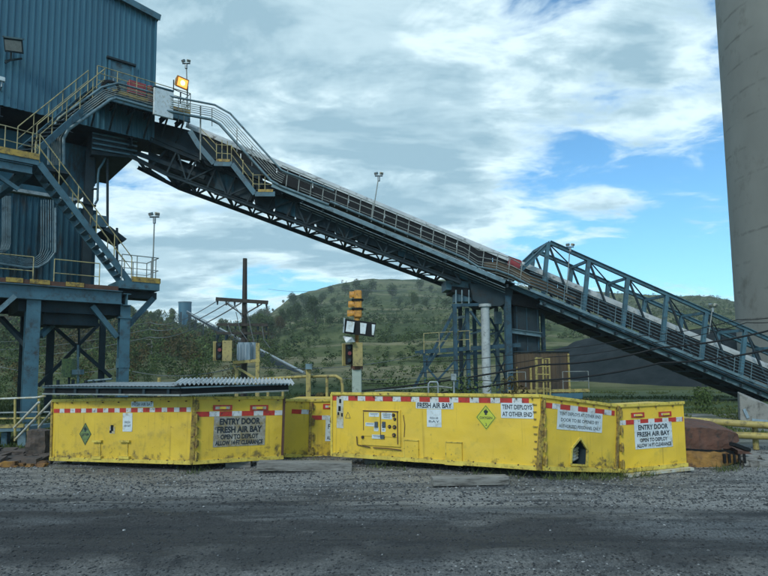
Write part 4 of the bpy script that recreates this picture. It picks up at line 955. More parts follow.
a = P(36, 152, 23.0); b = W.pt(W.s_(104, 98, 1.25), zw-.1, 1.25); wv = V3((b-a).cross(Zu)).normalized()*.9
stairs(tw, a, b, -wv if wv.y < 0 else wv, 16, M['steel'], M['steel_dk'], M['rail_y'], sides=(0, 1), sh=.26)
q = MB(); p_ = P(36, 156, 23.4); q.obox(V3((p_.x, p_.y+.3, zl-.05)), W.d, W.n, Zu, 1.8, 2.6, .12); q.build('landing', M['steel_dk'], tw)
# ------------------------------------------------------------------ conveyor plane
K = VP(0, 30, math.degrees(math.atan(.09)))
yc = lambda x: 177+.415*(x-320)
def kp(px, py, t): return K.at(px, py, -t)
def kl(mb, a, b, t, w_, h_=None): return mb.beam(kp(*a, t), kp(*b, t), w_, h_ or w_)
# conduit run sweeping from the tower stairs down along the conveyor
run = [(60, 165), (60, 138), (66, 127), (108, 97), (116, 94.5), (150, 104), (212, 116), (222, 121.5), (273, 178), (282, 183), (330, 201.5)]
def shift_run(pts, d):
    r_ = []
    for i, (x, y) in enumerate(pts):
        a = pts[max(i-1, 0)]; b = pts[min(i+1, len(pts)-1)]; dx, dy = b[0]-a[0], b[1]-a[1]; l = math.hypot(dx, dy); r_.append((x+dy/l*d*-1, y+dx/l*d))
    return r_
cr_ = thing('conduit_run', (W.pt(4, 0).x, W.pt(4, 0).y, W.at(60, 165, 2.6).z), 'bundle of parallel pipes bending from the tower stairs down onto the conveyor rail', 'pipes')
for i, (d, r_) in enumerate(((-11.5, .055), (-8, .02), (-6, .02), (-4, .02), (-2, .02), (0, .025), (3.5, .075))):
    pts = shift_run(run, d); p3 = []
    for j, (x, y) in enumerate(pts):
        if run[j][0] <= 116: p3.append(W.at(x, y, 2.2))
        elif run[j][0] <= 150: p3.append(W.at(x, y, 1.75))
        else: p3.append(kp(x, y, -.12))
    q = MB(); q.tube(p3 if i in (0, 6) else p3[:-1], r_, 7); q.build('pipe', M['steel_lt'] if i in (0, 6) else M['rail'], cr_)
# ------------------------------------------------------------------ left conveyor span
base = kp(330, 236, 1.5)
cg = thing('conveyor_bridge', (base.x, base.y, base.z-1), 'long dark steel conveyor bridge sloping down from the blue tower to the trestle', 'conveyor')
def hood(px0, px1, parent):
    a = kp(px0, yc(px0)+3, 1.3); b = kp(px1, yc(px1)+3, 1.3); d = (b-a); back = -K.n; n = 8; q = MB(); vs = []
    for p in (a, b):
        for i in range(n+1): th = math.pi*i/n; vs.append(p+back*(.55-.55*math.cos(th))+Zu*(.30*math.sin(th)-.02))
    q.add(vs, [(i, n+1+i, n+2+i, i+1) for i in range(n)], 0, True); q.build('belt_cover', M['cover'], parent)
    q = MB(); q.beam(a-Zu*.09, b-Zu*.09, .04, .16); q.build('cover_edge', M['cover'], parent)
def panels(px0, px1, parent, step=36):  # black sheets painting in the open shadow below the belt cover
    x = px0
    while x < px1:
        e = min(x+step, px1); q = MB(); q.add([kp(x, yc(x)+6, 1.36), kp(e-.6, yc(e-.6)+6, 1.36), kp(e-.6, yc(e-.6)+22, 1.36), kp(x, yc(x)+22, 1.36)], [(3,2,1,0)]); q.v += [tuple(V3(v)-K.n*.04) for v in q.v[:4]]
        q.f += [(0,1,2,3)[::1] and (4,5,6,7)]; q.m += [0]; q.sm += [False]; q.build('shadow_panel', M['black'], parent); x = e
hood(186, 521, cg); panels(205, 520, cg)
def kdeck(pxs, dy, t0, t1, th, m, parent, name):
    q = MB(); px0, px1 = pxs; a = kp(px0, yc(px0)+dy, t0); b = kp(px1, yc(px1)+dy, t0); bk_ = -K.n*(t1-t0)
    q.prism([a, b, b+bk_, a+bk_], -Zu*th); return q.build(name, m, parent)
kdeck((272, 515), 25.5, 0, .95, .05, M['steel_dk'], cg, 'walkway_deck')
kdeck((188, 520), 27, 1.05, 3.1, .06, M['steel_dk'], cg, 'conveyor_floor')
kdeck((150, 520), 14, 1.5, 2.9, .25, M['black'], cg, 'return_belt')
kdeck((196, 512), 29.5, 1.15, 3.0, .62, M['steel_dk'], cg, 'return_casing')
for i in range(13):
    x = 210+i*23; q = MB(); q.add([kp(x, yc(x)+30, 1.1), kp(x+21, yc(x+21)+30, 1.1), kp(x+21, yc(x+21)+40.5, 1.1), kp(x, yc(x)+40.5, 1.1)], [(3,2,1,0)]); q.build('casing_plate', M['steel_dk'] if i % 3 else M['steel'], cg)
for dy, t, r_, m in ((28, -.03, .07, 'steel_lt'), (31.5, 1.0, .05, 'steel'), (34, .2, .022, 'galv'), (36.5, .5, .022, 'rail'), (39, .8, .022, 'steel_lt')):
    q = MB(); kl(q, (300 if r_ < .06 else 272, yc(300 if r_ < .06 else 272)+dy), (505, yc(505)+dy), t, r_*1.6, r_*(3 if r_ > .04 else 1.6)); q.build('stringer' if r_ > .04 else 'cable_tray', M[m], cg)
# handrail of the conveyor walkway, every post its own mesh
def krail(pts, dys, m, parent, px_posts, top, bot, r_=.024, t=-.02, lean=0):
    q = MB()
    for dy in dys: q.tube([kp(x, y+dy, t) for x, y in pts], r_, 6)
    h_ = q.build('handrail', m, parent)
    for x in px_posts:
        y = np.interp(x, [p[0] for p in pts], [p[1] for p in pts]); b = MB(); b.tube([kp(x, y+top, t), kp(x-lean, y+bot, t)], r_*1.15, 5); b.build('rail_post', m, h_)
    return h_
base_l = [(282, yc(282)+4.2), (464, yc(464)+4.2), (478, 250), (497, 253.5), (512, 259), (530, 268.5)]
krail(base_l, (0, 6.8), M['rail'], cg, [288, 300, 312, 324, 336.5, 349, 361, 373, 385, 397, 409.5, 422, 434, 446, 458, 470, 484, 498, 510, 522], 0, 18.5, lean=2)
q = MB(); q.tube([kp(330, 201.5, -.12)]+[kp(x, y+16.8, -.12) for x, y in base_l[1:]], .065, 7); q.build('service_pipe', M['steel_lt'], cg)
for d in (-3, -5.5, 3, 5.5): q = MB(); q.tube([kp(300, 185+d+8, -.06)]+[kp(x, y+16.8+d, -.06) for x, y in base_l[1:]], .016, 5); q.build('conduit', M['rail'], cg)
# truss under the left span (nearer plane t=.8, farther t=3.1)
fa, fb = (178, 187.5), (452, 288)
FA, FB = kp(*fa, 3.1), kp(*fb, 3.1); FA0 = kp(138, 167.5, 3.1)
nb = K.n*2.3
def chord(p, q_, w_, h_, name, m, parent): b = MB(); b.ibeam(p, q_, w_, h_, .035); return b.build(name, m, parent)
chord(FA, FB, .16, .22, 'bottom_chord', M['steel_dk'], cg); chord(FA+nb, FB+nb, .16, .20, 'bottom_chord', M['steel_dk'], cg)
chord(FA0, FA, .14, .2, 'bottom_chord', M['steel_dk'], cg); chord(FA0+nb, FA+nb, .14, .2, 'bottom_chord', M['steel_dk'], cg)
TA, TB = kp(133, yc(133)+40, 1.0), kp(512, yc(512)+33, 1.0)
zT = lambda p: 0
def top_at(x):    # world point on the top chord line at px x, nearer plane
    return kp(x, yc(x)+33, .8)
a, b = top_at(150), top_at(505)
chord(a, b, .18, .26, 'top_chord', M['steel_dk'], cg); chord(a-nb, b-nb, .18, .26, 'top_chord', M['steel_dk'], cg)
NP = 15; Bm = FA.lerp(FB, 0)
for side, o_ in ((0, nb), (1, V3())):
    for i in range(NP):
        u0, u1 = i/NP, (i+1)/NP; pb0 = FA.lerp(FB, u0)+o_; pb1 = FA.lerp(FB, u1)+o_
        aa = (a if side == 0 else a-nb); bb_ = (b if side == 0 else b-nb); ax_ = (pb0-aa).dot((bb_-aa).normalized())/(bb_-aa).length
        t0 = aa.lerp(bb_, max(0, min(1, ax_))); ax1 = (pb1-aa).dot((bb_-aa).normalized())/(bb_-aa).length; t1 = aa.lerp(bb_, max(0, min(1, ax1)))
        q = MB(); q.beam(pb0, t0, .09, .09); q.build('vertical', M['steel_dk'], cg)
        q = MB(); q.beam(*((pb0, t1) if i % 2 else (t0, pb1)), .08, .08); q.build('diagonal', M['steel_dk'], cg)
for i in range(NP+1):
    p = FA.lerp(FB, i/NP); q = MB(); q.beam(p, p+nb, .09, .10); q.build('cross_beam', M['steel_dk'], cg)
    if i < NP: p1 = FA.lerp(FB, (i+1)/NP); q = MB(); q.beam(p, p1+nb, .07, .07); q.build('lateral_brace', M['steel_dk'], cg)
for i in range(16):
    x = 200+i*20.5; p = kp(x, yc(x)+31, .05); q = MB(); q.beam(p, p-K.n*3.0, .1, .18); q.build('floor_beam', M['steel_dk'], cg)
for i in range(14):
    x0, x1 = 214+i*20.5, 214+i*20.5+18.5; yf = lambda x: 187.5+(x-178)*.3668
    q = MB(); q.add([kp(x0, yc(x0)+34, 2.9), kp(x1, yc(x1)+34, 2.9), kp(x1, yf(x1)-(5.5 if i % 4 else 9), 2.9), kp(x0, yf(x0)-6, 2.9)], [(3,2,1,0)]); q.build('spill_plate', M['steel_dk'], cg)
    q = MB(); q.add([kp(x0-.5, yc(x0)+31, 1.0), kp(x1+1.2, yc(x1)+31, 1.0), kp(x1+1.2, yf(x1)-13, 1.0), kp(x0-.5, yf(x0)-13, 1.0)], [(3,2,1,0)]); q.build('side_plate', M['steel_dk'] if i % 3 else M['clad_lo'], cg)
# gusset wedge, sheared head frame members at the tower end
q = MB(); q.prism([kp(168, 178, 3.0), kp(200, 186, 3.0), kp(195, 190, 3.0), kp(177, 189, 3.0)], K.n*.3); q.build('gusset', M['steel_dk'], cg)
for (x0, y0, x1, y1, t, w_) in ((128, 147, 146, 170, 1.5, .16), (146, 168, 165, 180, 2, .14), (128, 150, 205, 178, 1.2, .22), (150, 140, 150, 172, 1.8, .14), (158, 136, 185, 176, 1.4, .14), (176, 140, 150, 168, 1.2, .12),
        (190, 135, 215, 180, 1.1, .14), (140, 130, 232, 172, 1.0, .26), (200, 150, 178, 182, 1.6, .12), (130, 138, 200, 160, 2.2, .3), (205, 160, 225, 190, 1.0, .12)):
    q = MB(); kl(q, (x0, y0), (x1, y1), t, w_); q.build('head_frame_member', M['steel_dk'], cg)
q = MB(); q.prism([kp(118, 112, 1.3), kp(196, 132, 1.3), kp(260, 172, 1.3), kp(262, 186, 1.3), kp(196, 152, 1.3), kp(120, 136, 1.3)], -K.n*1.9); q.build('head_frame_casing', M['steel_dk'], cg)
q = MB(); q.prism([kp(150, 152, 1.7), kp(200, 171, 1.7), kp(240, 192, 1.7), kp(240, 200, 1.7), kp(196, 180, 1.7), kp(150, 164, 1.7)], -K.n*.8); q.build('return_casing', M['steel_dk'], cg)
# stepped stair and landings at the upper end of the walkway
st_ = [(190, 131), (199, 146), (214, 163.5), (232, 164), (255, 194), (275, 194)]
for i in range(len(st_)-1):
    q = MB(); kl(q, st_[i], st_[i+1], -.05, .06, .26); kl(q, st_[i], st_[i+1], .85, .06, .26); sf = q.build('stair_stringer', M['steel'], cg)
    if i in (1, 3):
        for k_ in range(6 if i == 1 else 9):
            u = (k_+.5)/(6 if i == 1 else 9); p = kp(st_[i][0]+(st_[i+1][0]-st_[i][0])*u, st_[i][1]+(st_[i+1][1]-st_[i][1])*u, .4); q = MB(); q.obox(p, K.d, K.n, Zu, .24, .85, .03); q.build('tread', M['steel_lt'], sf)
    if i in (2, 4):
        p0, p1 = kp(*st_[i], .4), kp(*st_[i+1], .4); q = MB(); q.beam(p0+Zu*.1, p1+Zu*.1, .85, .04); q.build('landing_plate', M['steel_dk'], sf)
        q = MB(); kl(q, (st_[i][0]+3, st_[i][1]-3.4), (st_[i+1][0]-2, st_[i+1][1]-3.4), -.08, .03, .14); q.build('toe_board', M['kick'], sf)
for pts in ([(201, 129), (216, 144.5), (231, 145.5), (253, 175), (272, 175)], [(203, 137), (217, 153), (231, 154), (254, 184), (272, 184.5)]):
    for t in (-.03, .85): q = MB(); q.tube([kp(x, y, t) for x, y in pts], .022, 5); q.build('stair_rail', M['rail_y'] if t < 0 else M['rail'], cg)
for x, y0, y1 in ((216.5, 143, 163), (222, 140, 163), (227.5, 141, 163), (231.5, 145, 163), (253, 173, 194), (259, 176, 193), (265, 176, 193), (243, 160, 180)):
    q = MB(); q.tube([kp(x, y0, -.03), kp(x, y1, -.03)], .024, 5); q.build('stair_rail_post', M['rail_y'], cg)
for x, y0, y1 in ((200.5, 106, 160), (178.5, 98, 122), (184, 99, 124), (212, 108, 126), (237, 128, 152), (252, 146, 166)):
    q = MB(); q.tube([kp(x, y0, -.05), kp(x, y1, -.05)], .04 if x == 200.5 else .022, 6); q.build('guard_post', M['rail'], cg)
# ------------------------------------------------------------------ right conveyor span with through truss
base = kp(700, 400, 1.5)
rg_ = thing('truss_bridge', (base.x, base.y, 0), 'blue steel truss bridge carrying the lower conveyor down to the right past the silo', 'conveyor')
XE = 980
hood(522, XE, rg_); panels(522, XE-10, rg_)
kdeck((540, XE), 29, 0, .75, .05, M['steel_dk'], rg_, 'walkway_deck'); kdeck((515, XE), 27, 1.0, 3.3, .10, M['steel_dk'], rg_, 'conveyor_floor')
kdeck((520, XE), 37, 1.9, 3.3, .30, M['black'], rg_, 'return_belt')
q = MB(); q.prism([kp(484, 262, .03), kp(500, 262, .03), kp(540, 279, .03), kp(576, 297, .03), kp(576, 300, .03), kp(540, 290, .03), kp(484, 268, .03)], -K.n*.06); q.build('timber_kickboard', M['shed'], rg_)
base_r = [(530, 268.5), (XE, yc(XE)+6)]
krail([(530, 272), (545, 277.5), (XE, yc(XE)+8)], (0, 3.2, 6.4, 9.6, 12.8), M['steel_lt'], rg_, [548+17*i for i in range(25)], -1, 20, r_=.018, lean=1.5)
q = MB(); kl(q, (530, 290), (XE, yc(XE)+23.5), -.1, .14, .14); q.build('service_pipe', M['steel_lt'], rg_)
for dy, m in ((31.5, 'steel'), (34.5, 'steel_lt'), (38, 'steel_dk')):
    q = MB(); kl(q, (540, yc(540)+dy), (XE, yc(XE)+dy), .3 if m != 'steel_dk' else 1.0, .07, .16); q.build('stringer', M[m], rg_)
for i in range(24):
    x = 545+18*i; p = kp(x, yc(x)+33, .05); q = MB(); q.beam(p, p-K.n*3.2, .12, .16); q.build('floor_beam', M['steel_dk'], rg_)
ych = lambda x: 242+.4435*(x-550)
ntop0, ntop1 = kp(550, 242.5, .85), kp(XE, ych(XE), .85); wv = -K.n*2.3
for o_ in (V3(), wv):
    c_ = chord(ntop0+o_, ntop1+o_, .20, .22, 'top_chord', M['steel'], rg_); c_ = chord(kp(505, yc(505)+30, .85)+o_, kp(XE, yc(XE)+31, .85)+o_, .22, .26, 'bottom_chord', M['steel'], rg_)
    chord(ntop0+o_, kp(509, 281, .85)+o_, .20, .22, 'end_post', M['steel'], rg_)
posts = [548]+[588.5+39.2*i for i in range(10)]
for i, x in enumerate(posts):
    t_ = kp(x, ych(max(x, 550))+1, .85); b_ = kp(x-5.5, yc(x-5.5)+31, .85)
    for o_ in (V3(), wv): q = MB(); q.ibeam(t_+o_, b_+o_, .21, .18, .03, up=K.n); q.build('truss_post', M['steel'], rg_)
    if i < len(posts)-1:
        x2 = x+28; e_ = kp(x2, yc(x2)+31, .85)
        for o_ in (V3(), wv): q = MB(); q.beam(t_+o_, e_+o_, .09, .10); q.build('diagonal', M['steel_dk'], rg_)
        xm = posts[i+1]; t2 = kp(xm, ych(xm), .85); q = MB(); q.beam(t_, t2+wv, .055, .055); q.build('lateral_brace', M['steel_dk'], rg_)
    q = MB(); q.beam(t_-Zu*.03, t_+wv-Zu*.03, .15, .15); q.build('strut', M['steel'], rg_)
# ------------------------------------------------------------------ trestle
zt0 = kp(480, 300, 1).z
tr_ = thing('trestle', (kp(490, 390, 1.5).x, kp(490, 390, 1.5).y, 0), 'blue steel lattice trestle with a pale round column holding up the conveyor', 'trestle')
def kv(x0, y0, x1, y1, t, w_, name, m): q = MB(); q.beam(kp(x0, y0, t), kp(x1, y1, t), w_, w_); return q.build(name, m, tr_)
p = kp(485, 306, .8); q = MB(); q.tube([V3((p.x-.02, p.y, -.1)), V3((p.x, p.y, p.z))], .24, 16); q.build('round_column', M['colpaint'], tr_)
q = MB(); q.tube([p-Zu*4.2, p-Zu*4.12], .28, 16); q.tube([p-Zu*.05, p+Zu*.1], .34, 16); q.build('column_collar', M['colpaint'], tr_)
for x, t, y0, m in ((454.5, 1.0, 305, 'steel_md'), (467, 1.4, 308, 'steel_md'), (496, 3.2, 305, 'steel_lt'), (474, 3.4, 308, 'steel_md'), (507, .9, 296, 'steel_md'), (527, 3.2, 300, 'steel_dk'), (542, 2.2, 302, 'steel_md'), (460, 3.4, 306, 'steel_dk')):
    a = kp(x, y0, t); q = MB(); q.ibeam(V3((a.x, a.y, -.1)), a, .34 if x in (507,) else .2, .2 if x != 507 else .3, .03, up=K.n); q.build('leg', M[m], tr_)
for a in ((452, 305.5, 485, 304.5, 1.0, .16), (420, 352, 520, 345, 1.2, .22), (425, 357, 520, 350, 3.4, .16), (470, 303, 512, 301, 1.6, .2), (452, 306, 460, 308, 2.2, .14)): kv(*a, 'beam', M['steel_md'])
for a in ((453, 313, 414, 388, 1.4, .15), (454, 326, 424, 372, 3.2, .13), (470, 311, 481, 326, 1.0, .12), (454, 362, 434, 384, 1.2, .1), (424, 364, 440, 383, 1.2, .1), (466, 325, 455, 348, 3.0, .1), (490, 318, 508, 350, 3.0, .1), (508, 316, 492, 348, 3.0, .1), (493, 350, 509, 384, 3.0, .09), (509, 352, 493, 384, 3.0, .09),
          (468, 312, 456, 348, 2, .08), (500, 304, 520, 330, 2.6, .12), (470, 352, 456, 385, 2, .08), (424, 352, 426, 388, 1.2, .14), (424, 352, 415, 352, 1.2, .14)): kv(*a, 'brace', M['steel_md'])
for a in ((470, 334, 484, 330, 3.0, .1), (490, 334, 509, 330, 3.0, .1), (456, 318, 468, 316, 2.0, .14), (456, 330, 494, 330, 3.4, .1)): kv(*a, 'rung', M['steel_lt'])
q = MB(); q.obox(kp(498, 318, 2.5), K.d, K.n, Zu, .35, .4, .7); q.build('junction_box', M['steel_lt'], tr_)
q = MB(); q.obox(kp(456, 287, 2), K.d, K.n, Zu, 1.4, 1.4, .5); q.obox(kp(462, 297, 1.7), K.d, K.n, Zu, .9, .9, .6); q.build('bearing_frame', M['steel'], tr_)
for x in (456, 462, 469): q = MB(); q.tube([kp(x, 290, 1), kp(x, 306, 1)], .05, 5); q.build('hanger', M['steel_lt'], tr_)
# chute below the transfer point
q = MB(); pts = [(470, 283), (513, 289), (512, 300), (500, 306), (484, 306), (473, 300)]; q.prism([kp(x, y, .9) for x, y in pts], -K.n*2.2); q.build('transfer_chute', M['steel_dk'], tr_)
q = MB(); q.prism([kp(x, y, 1.2) for x, y in ((452, 286), (560, 300), (560, 316), (540, 309), (510, 304), (470, 297), (452, 292))], -K.n*1.6); q.build('support_girder', M['black'], tr_)
# platform rail of the trestle
h_ = railing(tr_, [kp(424, 351, 1.1), kp(470, 348, 1.1)], .95, .8, M['rail_y'])
# dark drop chute / tank
tk = thing('drop_chute', (kp(528, 352, 2).x, kp(528, 352, 2).y, 0), 'tall dark rectangular drop chute under the conveyor above the brown shed', 'chute')
a, b = kp(515, 300, 1.6), kp(540, 300, 1.6); z1 = kp(528, 296, 1.6).z; z0_ = kp(528, 352, 1.6).z
def kbox(x0, x1, z0, z1, t0, t1, m, parent, name, bev=0):
    a = kp(x0, 340, t0); b = kp(x1, 340, t0); q = MB(); q.prism([V3((a.x, a.y, z0)), V3((b.x, b.y, z0)), V3((b.x, b.y, z0))-K.n*(t1-t0), V3((a.x, a.y, z0))-K.n*(t1-t0)], Zu*(z1-z0)); return q.build(name, m, parent, bev)
kbox(515, 540, z0_, z1, 1.6, 2.8, M['steel_dk'], tk, 'chute_body')
for x in (517, 527, 538): kbox(x, x+1, z0_, z1, 1.52, 1.6, M['steel_md'], tk, 'stiffener')
q = MB(); q.ibeam(kp(511, 331, 1.3), kp(541, 335, 1.3), .3, .25); q.build('support_beam', M['steel_lt'], tk)
kbox(514, 541, z0_-.12, z0_, 1.5, 2.9, M['steel_dk'], tk, 'flange')
kbox(520, 534, 0, z0_-.1, 1.9, 2.5, M['steel_dk'], tk, 'lower_leg')
# brown shed with yellow frames
sh = thing('brown_shed', (kp(540, 390, 2).x, kp(540, 390, 2).y, 0), 'small brown corrugated shed with yellow trim beneath the conveyor', 'shed')
zs = kp(540, 352, 1.2).z
a = kp(514, 370, 1.45); b = kp(568, 370, 1.45)
corrugated(K, (a-K.o).dot(K.d), (b-K.o).dot(K.d), 0, zs, -1.4, .22, .03).build('wall', M['shed'], sh)
kbox(514, 568, 0, zs, 1.46, 3.6, M['shed'], sh, 'side_wall')
kbox(513, 569, zs, zs+.06, 1.3, 3.7, M['steel_dk'], sh, 'roof')
for x, w_ in ((567.2, 1.6), (515.5, 1.2), (529, 1.8)): kbox(x, x+w_, .2 if x < 567 else .1, zs-.1 if x > 530 else zs-.8, 1.28, 1.36, M['post_y'], sh, 'corner_trim')
# platform in front of the shed
pf = thing('shed_platform', (kp(560, 392, .2).x, kp(560, 392, .2).y, 0), 'blue edged steel platform with thin yellow rails beside the brown shed', 'platform')
zf = kp(560, 391, 0).z
a = kp(508, 391, 0); b = kp(589, 391, 0); aa = V3((a.x, a.y, zf)); bb_ = V3((b.x, b.y, zf))
q = MB(); q.prism([aa, bb_, bb_-K.n*1.1, aa-K.n*1.1], -Zu*.06); q.build('deck', M['steel_dk'], pf)
q = MB(); q.beam(aa-Zu*.27, bb_-Zu*.27-K.d*.4, .1, .30); q.build('edge_beam', M['steel'], pf)
q = MB(); q.beam(aa+Zu*.02+K.n*.07, bb_+Zu*.02+K.n*.07, .04, .16); q.build('toe_board', M['post_y'], pf)
railing(pf, [aa.lerp(bb_, .68), bb_], 1.02, .95, M['rail']); railing(pf, [aa, aa.lerp(bb_, .22)], 1.02, .95, M['rail'])
for u in (.1, .5, .9): p = aa.lerp(bb_, u); q = MB(); q.beam(V3((p.x, p.y+.1, -.1)), p-Zu*.1, .14, .14); q.build('leg', M['steel'], pf)
# yellow ladder cage in front of it
lc = thing('ladder_cage', (kp(543, 398, -.4).x, kp(543, 398, -.4).y, 0), 'yellow steel ladder frame standing in front of the brown shed', 'ladder')
for x, y0, t in ((535.5, 358, -.4), (542.5, 358, -.4), (545.5, 360, -.1), (549, 358, -.4), (536.5, 357, .2)): q = MB(); pt_ = kp(x, y0, t); q.beam(V3((pt_.x, pt_.y, -.05)), pt_, .07, .07, up=K.n); q.build('upright', M['post_y'], lc)
for y in (358, 366, 374, 381, 388, 396): q = MB(); kl(q, (535, y), (549.5, y+.5), -.42, .05, .05); q.build('rung', M['post_y'], lc)
# ------------------------------------------------------------------ silo
sc_ = V3((37.15, 47.4, 0)); RS = 7.0
sl = thing('concrete_silo', (sc_.x, sc_.y, -.1), 'huge round grey concrete silo rising out of the picture at the right edge', 'silo')
n = 200; H = 46.0; lifts = 19; q = MB(); vs = []; zz = []
for k in range(lifts+1): zz += [(k*H/lifts, RS+.004), (k*H/lifts+.015, RS-.004), (k*H/lifts+.03, RS)]
for z, r_ in zz: vs += [(sc_.x+r_*math.cos(2*math.pi*i/n), sc_.y+r_*math.sin(2*math.pi*i/n), z-.2) for i in range(n)]
q.add(vs, [(k*n+i, k*n+(i+1)%n, (k+1)*n+(i+1)%n, (k+1)*n+i) for k in range(len(zz)-1) for i in range(n)], 0, False); q.build('shaft', M['conc'], sl)
q = MB(); q.tube([(sc_.x, sc_.y, H-.4), (sc_.x, sc_.y, H)], RS+.2, 64); q.build('roof_slab', M['conc'], sl)
q = MB(); q.tube([(sc_.x, sc_.y, -.2), (sc_.x, sc_.y, .5)], RS+.45, 64); q.build('footing', M['conc'], sl)
cw = thing('concrete_pier', (P(755, 430, 20).x, 20, -.1), 'pale stained concrete pier under the low end of the truss bridge at the right edge', 'pier')
q = MB(); q.prism([P(739.5, 393.5, 20), P(800, 419, 20), P(800, 440, 20), P(741, 440, 20)], V3((.9, 1.6, 0))); q.build('pier_block', M['palec'], cw, bevel=.03)
for (x0, y0, x1, y1) in ((741, 427, 768, 431), (752, 420, 790, 424), (744, 409, 748, 418)): q = MB(); q.beam(P(x0, y0, 19.97), P(x1, y1, 19.97), .03, .10); q.build('paint_patch', M['transf'], cw)
# ------------------------------------------------------------------ coal pile
def pile(cx, cy, rx, ry, h, seed, name, label):
    n = 220; xs = np.linspace(-1.15, 1.15, n); X, Y = np.meshgrid(xs, xs); rr = np.sqrt(X**2+Y**2)+.10*(fbm(X*2.2+5, Y*2.2, 3, seed)-.5)
    Z = h*np.clip((1-rr)*1.7, 0, 1); Z = np.where(Z > h*.8, h*.8+.5*(Z-h*.8), Z)+(fbm(X*14, Y*14, 3, seed+4)-.5)*.55*(Z > .02); Z = Z+(fbm(X*5, Y*5, 3, seed+8)-.5)*1.1*(Z > .05); Z = np.where(rr > 1, -.3, Z)
    v = np.stack([(X*rx).ravel(), (Y*ry).ravel(), Z.ravel()], 1); i, j = np.meshgrid(np.arange(n-1), np.arange(n-1), indexing='ij'); a = (i*n+j).ravel()
    m = mat('stockpiled_coal', (.012,.020,.023), (.026,.034,.038), .6, .95, bump=.6, bscale=5); [x for x in m.node_tree.nodes if x.type == 'BSDF_PRINCIPLED'][0].inputs['Specular IOR Level'].default_value = .05
    o = bpy.data.objects.new(name, npmesh(name, v, np.stack([a, a+1, a+n+1, a+n], 1), [m], smooth=True)); COL.objects.link(o); o.location = (cx, cy, -.15); tag(o, label, 'coal pile')
pile(40, 76, 27, 31, 6.6, 3, 'coal_pile', 'large blue black coal stockpile on the grass behind the truss bridge')
# ------------------------------------------------------------------ utility pole with transformer
D = 26.0
b0_ = P(243.5, 430, D); up_ = thing('utility_pole', (b0_.x, D, -.1), 'tall dark wooden utility pole with crossarms and a grey transformer behind the left bay', 'utility pole')
tp = P(245, 258.5, D); q = MB(); q.tube([(b0_.x, D, -.1), (tp.x, D, tp.z)], .16, 10, 0, .10); q.build('pole', M['wood'], up_)
for (x0, y0, x1, y1, w_) in ((216, 299, 268, 302.5, .16), (217, 324.5, 268, 325, .12), (217, 333, 268, 333.5, .10)):
    q = MB(); q.beam(P(x0, y0, D-.2), P(x1, y1, D-.2), .11, w_); ca = q.build('crossarm', M['wood'], up_)
    for u in (.03, .2, .36, .8, .97):
        p = P(x0+(x1-x0)*u, y0+(y1-y0)*u, D-.2); q = MB(); q.tube([p-Zu*.08, p-Zu*.14, p-Zu*.17, p-Zu*.26], .05, 8, 0, .03); q.build('insulator', M['steel_dk'], ca)
for (x0, y0, x1, y1) in ((226, 303, 243, 315), (262, 304, 245, 314), (228, 326, 243, 335)): q = MB(); q.beam(P(x0, y0, D-.22), P(x1, y1, D-.22), .05, .05); q.build('arm_brace', M['wood'], up_)
for k_, (x, dd) in enumerate(((241.5, -.45), (247.5, -.6), (253, -.35))):
    a = P(x, 342.5, D+dd); b = P(x, 361.5, D+dd); q = MB(); q.tube([b, a], .165, 14); tf = q.build('transformer', M['transf'], up_)
    q = MB()
    for j in range(8): an = j*.785; c_ = (a+b)/2+V3((math.cos(an)*.18, math.sin(an)*.18, 0)); q.obox(c_, V3((math.cos(an), math.sin(an), 0)), V3((-math.sin(an), math.cos(an), 0)), Zu, .05, .02, (a-b).z*.8)
    q.build('cooling_fin', M['transf'], tf)
    q = MB(); q.tube([a, a+Zu*.16], .04, 7); q.build('bushing', M['wood'], tf)
for pts in ([(236, 312), (240, 330), (248, 341)], [(246, 304), (250, 325), (254, 342)], [(226, 302), (236, 308), (243, 318)], [(262, 326), (264, 340), (270, 348)], [(228, 325), (232, 335), (240, 341)]):
    q = MB(); q.tube([P(x, y, D-.4) for x, y in pts], .018, 5); q.build('drop_wire', M['wirel'], up_)
fr_ = thing('transformer_frame', (P(248, 400, 25.3).x, 25.3, -.1), 'yellow steel frame beneath the grey transformer on the utility pole', 'frame')
for (x0, y0, x1, y1, w_) in ((258, 343, 258.5, 400, .16), (237, 370, 237, 402, .14)): a = P(x0, y0, 25.3); q = MB(); q.beam(V3((a.x, a.y, -.1)), a, w_, w_); q.build('post', M['post_y'], fr_)
for (x0, y0, x1, y1, w_) in ((233, 362.5, 260, 360.5, .13), (238, 368, 258, 380, .09), (233, 365, 238, 372, .08)): q = MB(); q.beam(P(x0, y0, 25.25), P(x1, y1, 25.25), .1, w_); q.build('rail', M['post_y'], fr_)
